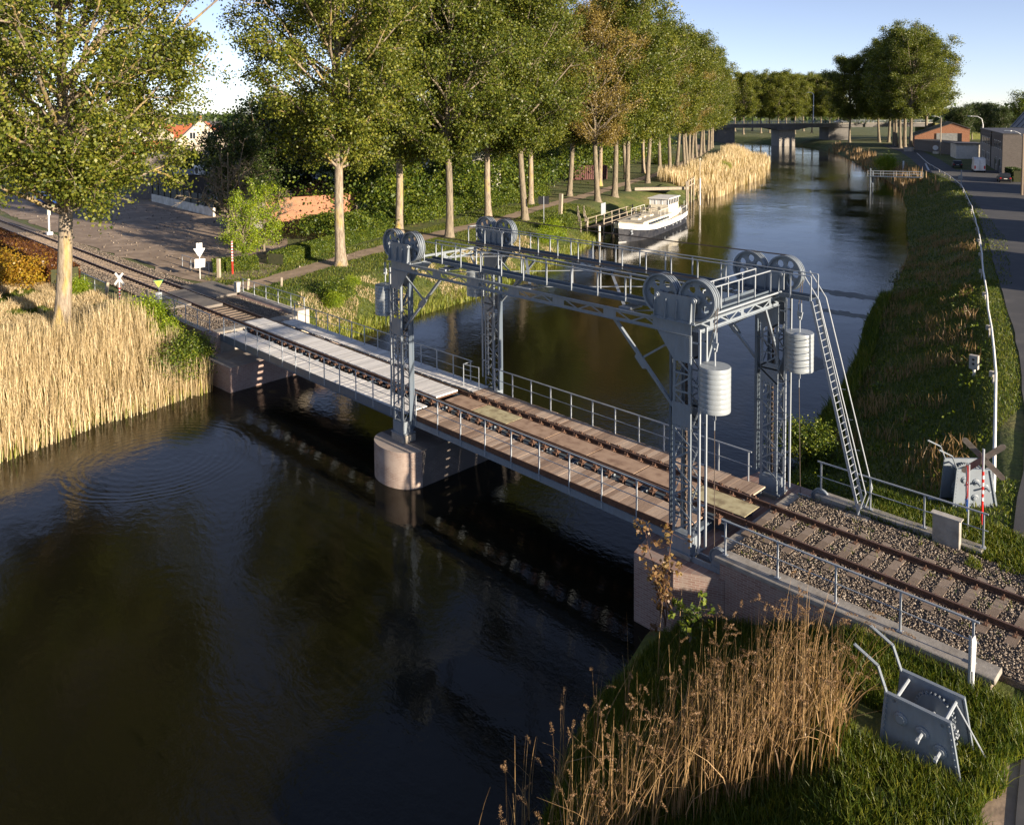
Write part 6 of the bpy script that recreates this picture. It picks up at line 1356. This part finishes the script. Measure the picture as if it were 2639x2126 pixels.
# ------------------------------------------------------------------ vehicles
def car(x, y, z, rz, body, label, L=4.3, W=1.75, Hh=1.45, van=False, name='parked_car', cat='car'):
    t = thing(name, label, cat, (x, y, z), rz); hl, hw = L/2, W/2
    if van: pr = [(-hl,.35),(-hl,1.3),(-hl+.25,Hh-.35),(-hl+.5,Hh-.05),(-hl+.9,Hh),(hl-1.5,Hh),(hl-.75,1.45),(hl-.1,1.15),(hl,.9),(hl,.35)]; gh = None
    else: pr = [(-hl,.35),(-hl,.85),(-hl+.15,.95),(-hl+.45,.98),(hl-1.15,.95),(hl-.2,.78),(hl,.65),(hl,.35)]
    MB().prism([(a, -hw, b) for a, b in pr], (0, W, 0)).build('body', body, t, bevel=.05)
    if not van:
        cp = [(-hl+.2,.96),(-hl+.65,Hh-.06),(-hl+1.0,Hh),(hl-2.0,Hh),(hl-1.15,.94)]
        MB().prism([(a, -hw+.12, b) for a, b in cp], (0, W-.24, 0)).build('glazing', glass, t, bevel=.04); MB().prism([(-hl+.7,-hw+.14,Hh-.04),(hl-1.95,-hw+.14,Hh-.04),(hl-2.05,-hw+.14,Hh+.02),(-hl+.85,-hw+.14,Hh+.02)], (0, W-.28, 0)).build('roof', body, t)
    else:
        MB().prism([(hl-1.42,-hw+.1,Hh-.12),(hl-.78,-hw+.1,1.5),(hl-.74,-hw+.1,1.5),(hl-1.36,-hw+.1,Hh-.12)], (0, W-.2, 0)).build('windscreen', glass, t)
        MB().box(-hl-.015, -hl+.0, -.02, .02, .45, Hh-.4).build('door_seam', black, t); MB().box(-hl-.03, -hl-.005, -.35, .35, .55, .68).build('number_plate', white, t)
        MB().box(-hl+.2, hl-1.8, -hw+.3, -hw+.36, Hh+.02, Hh+.1).box(-hl+.2, hl-1.8, hw-.36, hw-.3, Hh+.02, Hh+.1).build('roof_rail', white, t)
    for s in (-1, 1):
        MB().box(-hl-.02, -hl+.06, s*hw-s*.3, s*hw-s*.05, .7, .85 if not van else 1.35).build('tail_light', red, t); MB().box(hl-.06, hl+.02, s*hw-s*.4, s*hw-s*.08, .6, .75).build('headlight', white, t)
        for q in (-hl+.75, hl-.8):
            wv = MB().lathe((q, s*(hw-.1), .33), [(0, -.1), (.24, -.1), (.33, -.08), (.33, .08), (.24, .1), (0, .1)], (0, 1, 0), 16).build('wheel', tyre, t); MB().lathe((q, s*(hw+.012), .33), [(0, 0), (.19, 0), (.17, .01), (0, .01)], (0, s, 0), 12).build('rim', galv, wv)
    if not van: MB().box(-hl-.03, -hl+.01, -.26, .26, .62, .73).build('number_plate', white, t)
    return t
dr = math.atan2(.94, -.35)
car(-49.6, 160.5, -.27, dr, white, 'white delivery van parked beside the terrace', 5.4, 2.0, 2.85, True, 'parked_van', 'van'); car(-56.5, 170.5, -.27, dr, black, 'dark car parked ahead of the white van', 4.4, 1.8, 1.5)
car(-39.5, 138.0, -.27, dr, black, 'black car parked next to the dark hedge', 4.4, 1.8, 1.5)
for i, (x, y, c, l) in enumerate([(-118, 26, simple('silver_car', (.45, .46, .48), (.4, .41, .43), 1, .3), 'silver car behind the dark mesh fence'), (-113, 25.5, black, 'black car behind the dark mesh fence'), (-107.5, 25.5, red, 'red car at the right of the fenced yard'), (-103, 25, black, 'dark car nearest the trees in the fenced yard')]): car(x, y, -.3, .9, c, l)
for i, (x, y, l) in enumerate([(-128, 10.5, 'dark blue car glimpsed under the near poplar crown'), (-134, 12, 'pale car glimpsed under the near poplar crown')]): car(x, y, -.3, 1.2, blue if i == 0 else white, l)
# ------------------------------------------------------------------ road bridge in the distance
bc = at(1850+552/3.042, 334); axr = Vector((math.cos(YAW), math.sin(YAW), 0)); dpt = Vector((-math.sin(YAW), math.cos(YAW), 0)); PB = lambda a, b, z: bc+axr*a+dpt*b+Vector((0, 0, z))
t = thing('road_bridge', 'long dark concrete road bridge crossing the canal in the distance', 'bridge', (bc.x, bc.y, WZ))
MB().prism([PB(-75, 0, 5.0), PB(60, 0, 5.0), PB(60, 0, 6.6), PB(-75, 0, 6.6)], dpt*12).build('deck', simple('dark_concrete', (.10, .095, .09), (.15, .14, .13), .4, .85), t)
MB().prism([PB(-75, -.3, 6.45), PB(60, -.3, 6.45), PB(60, -.3, 6.8), PB(-75, -.3, 6.8)], dpt*.6).build('edge_kerb', conc, t)
MB().prism([PB(-9, .3, 5.0), PB(9, .3, 5.0), PB(4.5, .3, 4.2), PB(-4.5, .3, 4.2)], dpt*11).build('haunch', MATS['dark_concrete'], t)
for a, w_ in ((0, 3.3), (-25.5, 3.6), (21.5, 4.2)): MB().prism([PB(a-w_, 1, -5), PB(a+w_, 1, -5), PB(a+w_, 1, 5.0), PB(a-w_, 1, 5.0)], dpt*10).build('pier', conc if a == 0 else MATS['dark_concrete'], t)
for a, b in ((0, 0),): MB().prism([PB(-4.6, -.5, 4.0), PB(4.6, -.5, 4.0), PB(4.6, -.5, 5.0), PB(-4.6, -.5, 5.0)], dpt*11.5).build('pier_cap', MATS['dark_concrete'], t)
for nm, o in (('near_railing', -.1), ('far_railing', 11.9)):
    m_ = MB()
    for z in (7.3, 7.75): m_.bar(PB(-75, o, z), PB(60, o, z), .08, .08)
    for k in range(68): m_.bar(PB(-75+2*k, o, 6.6), PB(-75+2*k, o, 7.75), .14, .14)
    m_.build(nm, galv, t)
MB().prism([PB(-115, -2, -.6), PB(-75, -2, -.6), PB(-75, -2, 6.6), PB(-115, -2, 1.0)], dpt*16).build('embankment', groundm, t); MB().prism([PB(60, -2, -.6), PB(120, -2, -.6), PB(110, -2, 1.0), PB(60, -2, 6.6)], dpt*16).build('embankment', groundm, t)
lp = PB(15.3, 12.5, 0); t = thing('street_lamp', 'tall white street lamp with curved top on the road bridge', 'street lamp', (lp.x, lp.y, 6.6))
MB().tube((lp.x, lp.y, 6.6), (lp.x, lp.y, 18.3), .22, 8, .15).build('pole', white, t); m_ = MB()
for k in range(6): a, b = k/6*1.7, (k+1)/6*1.7; m_.tube(lp+axr*(-1.5+1.5*math.cos(a))+Vector((0, 0, 18.3+1.5*math.sin(a))), lp+axr*(-1.5+1.5*math.cos(b))+Vector((0, 0, 18.3+1.5*math.sin(b))), .15, 6)
m_.build('arm', white, t); MB().bar(lp+axr*(-2.9)+Vector((0, 0, 19.75)), lp+axr*(-1.6)+Vector((0, 0, 19.85)), .5, .2).build('lamp_head', white, t)
cp_ = PB(23.3, 4, 6.6); car(cp_.x, cp_.y, 6.62, YAW+math.pi, white, 'white car driving over the distant road bridge', 4.6, 1.8, 1.5, name='moving_car')
# patches of duckweed film near the right bank
am = simple('algae_film', (0.10, 0.10, 0.085), (0.05, 0.05, 0.04), 1.2, 0.5)
for i, (x, y, a, b) in enumerate([(-27.5, 44, 3.2, 1.1), (-25.2, 37.5, 2.6, .9), (-21.5, 24, .8, 2.2), (-24.5, 49, 1.6, .6)]):
    V = []; r_ = random.Random(i); n = 40
    for k in range(n): aa = 2*math.pi*k/n; s = r_.uniform(.55, 1.1); V.append((x+a*s*math.cos(aa), y+b*s*math.sin(aa), WZ+.006))
    tag(MB().add(V, [tuple(range(n))]).build('floating_weed', am), 'greyish film of floating weed on the water near the right bank', 'weed', kind='stuff')
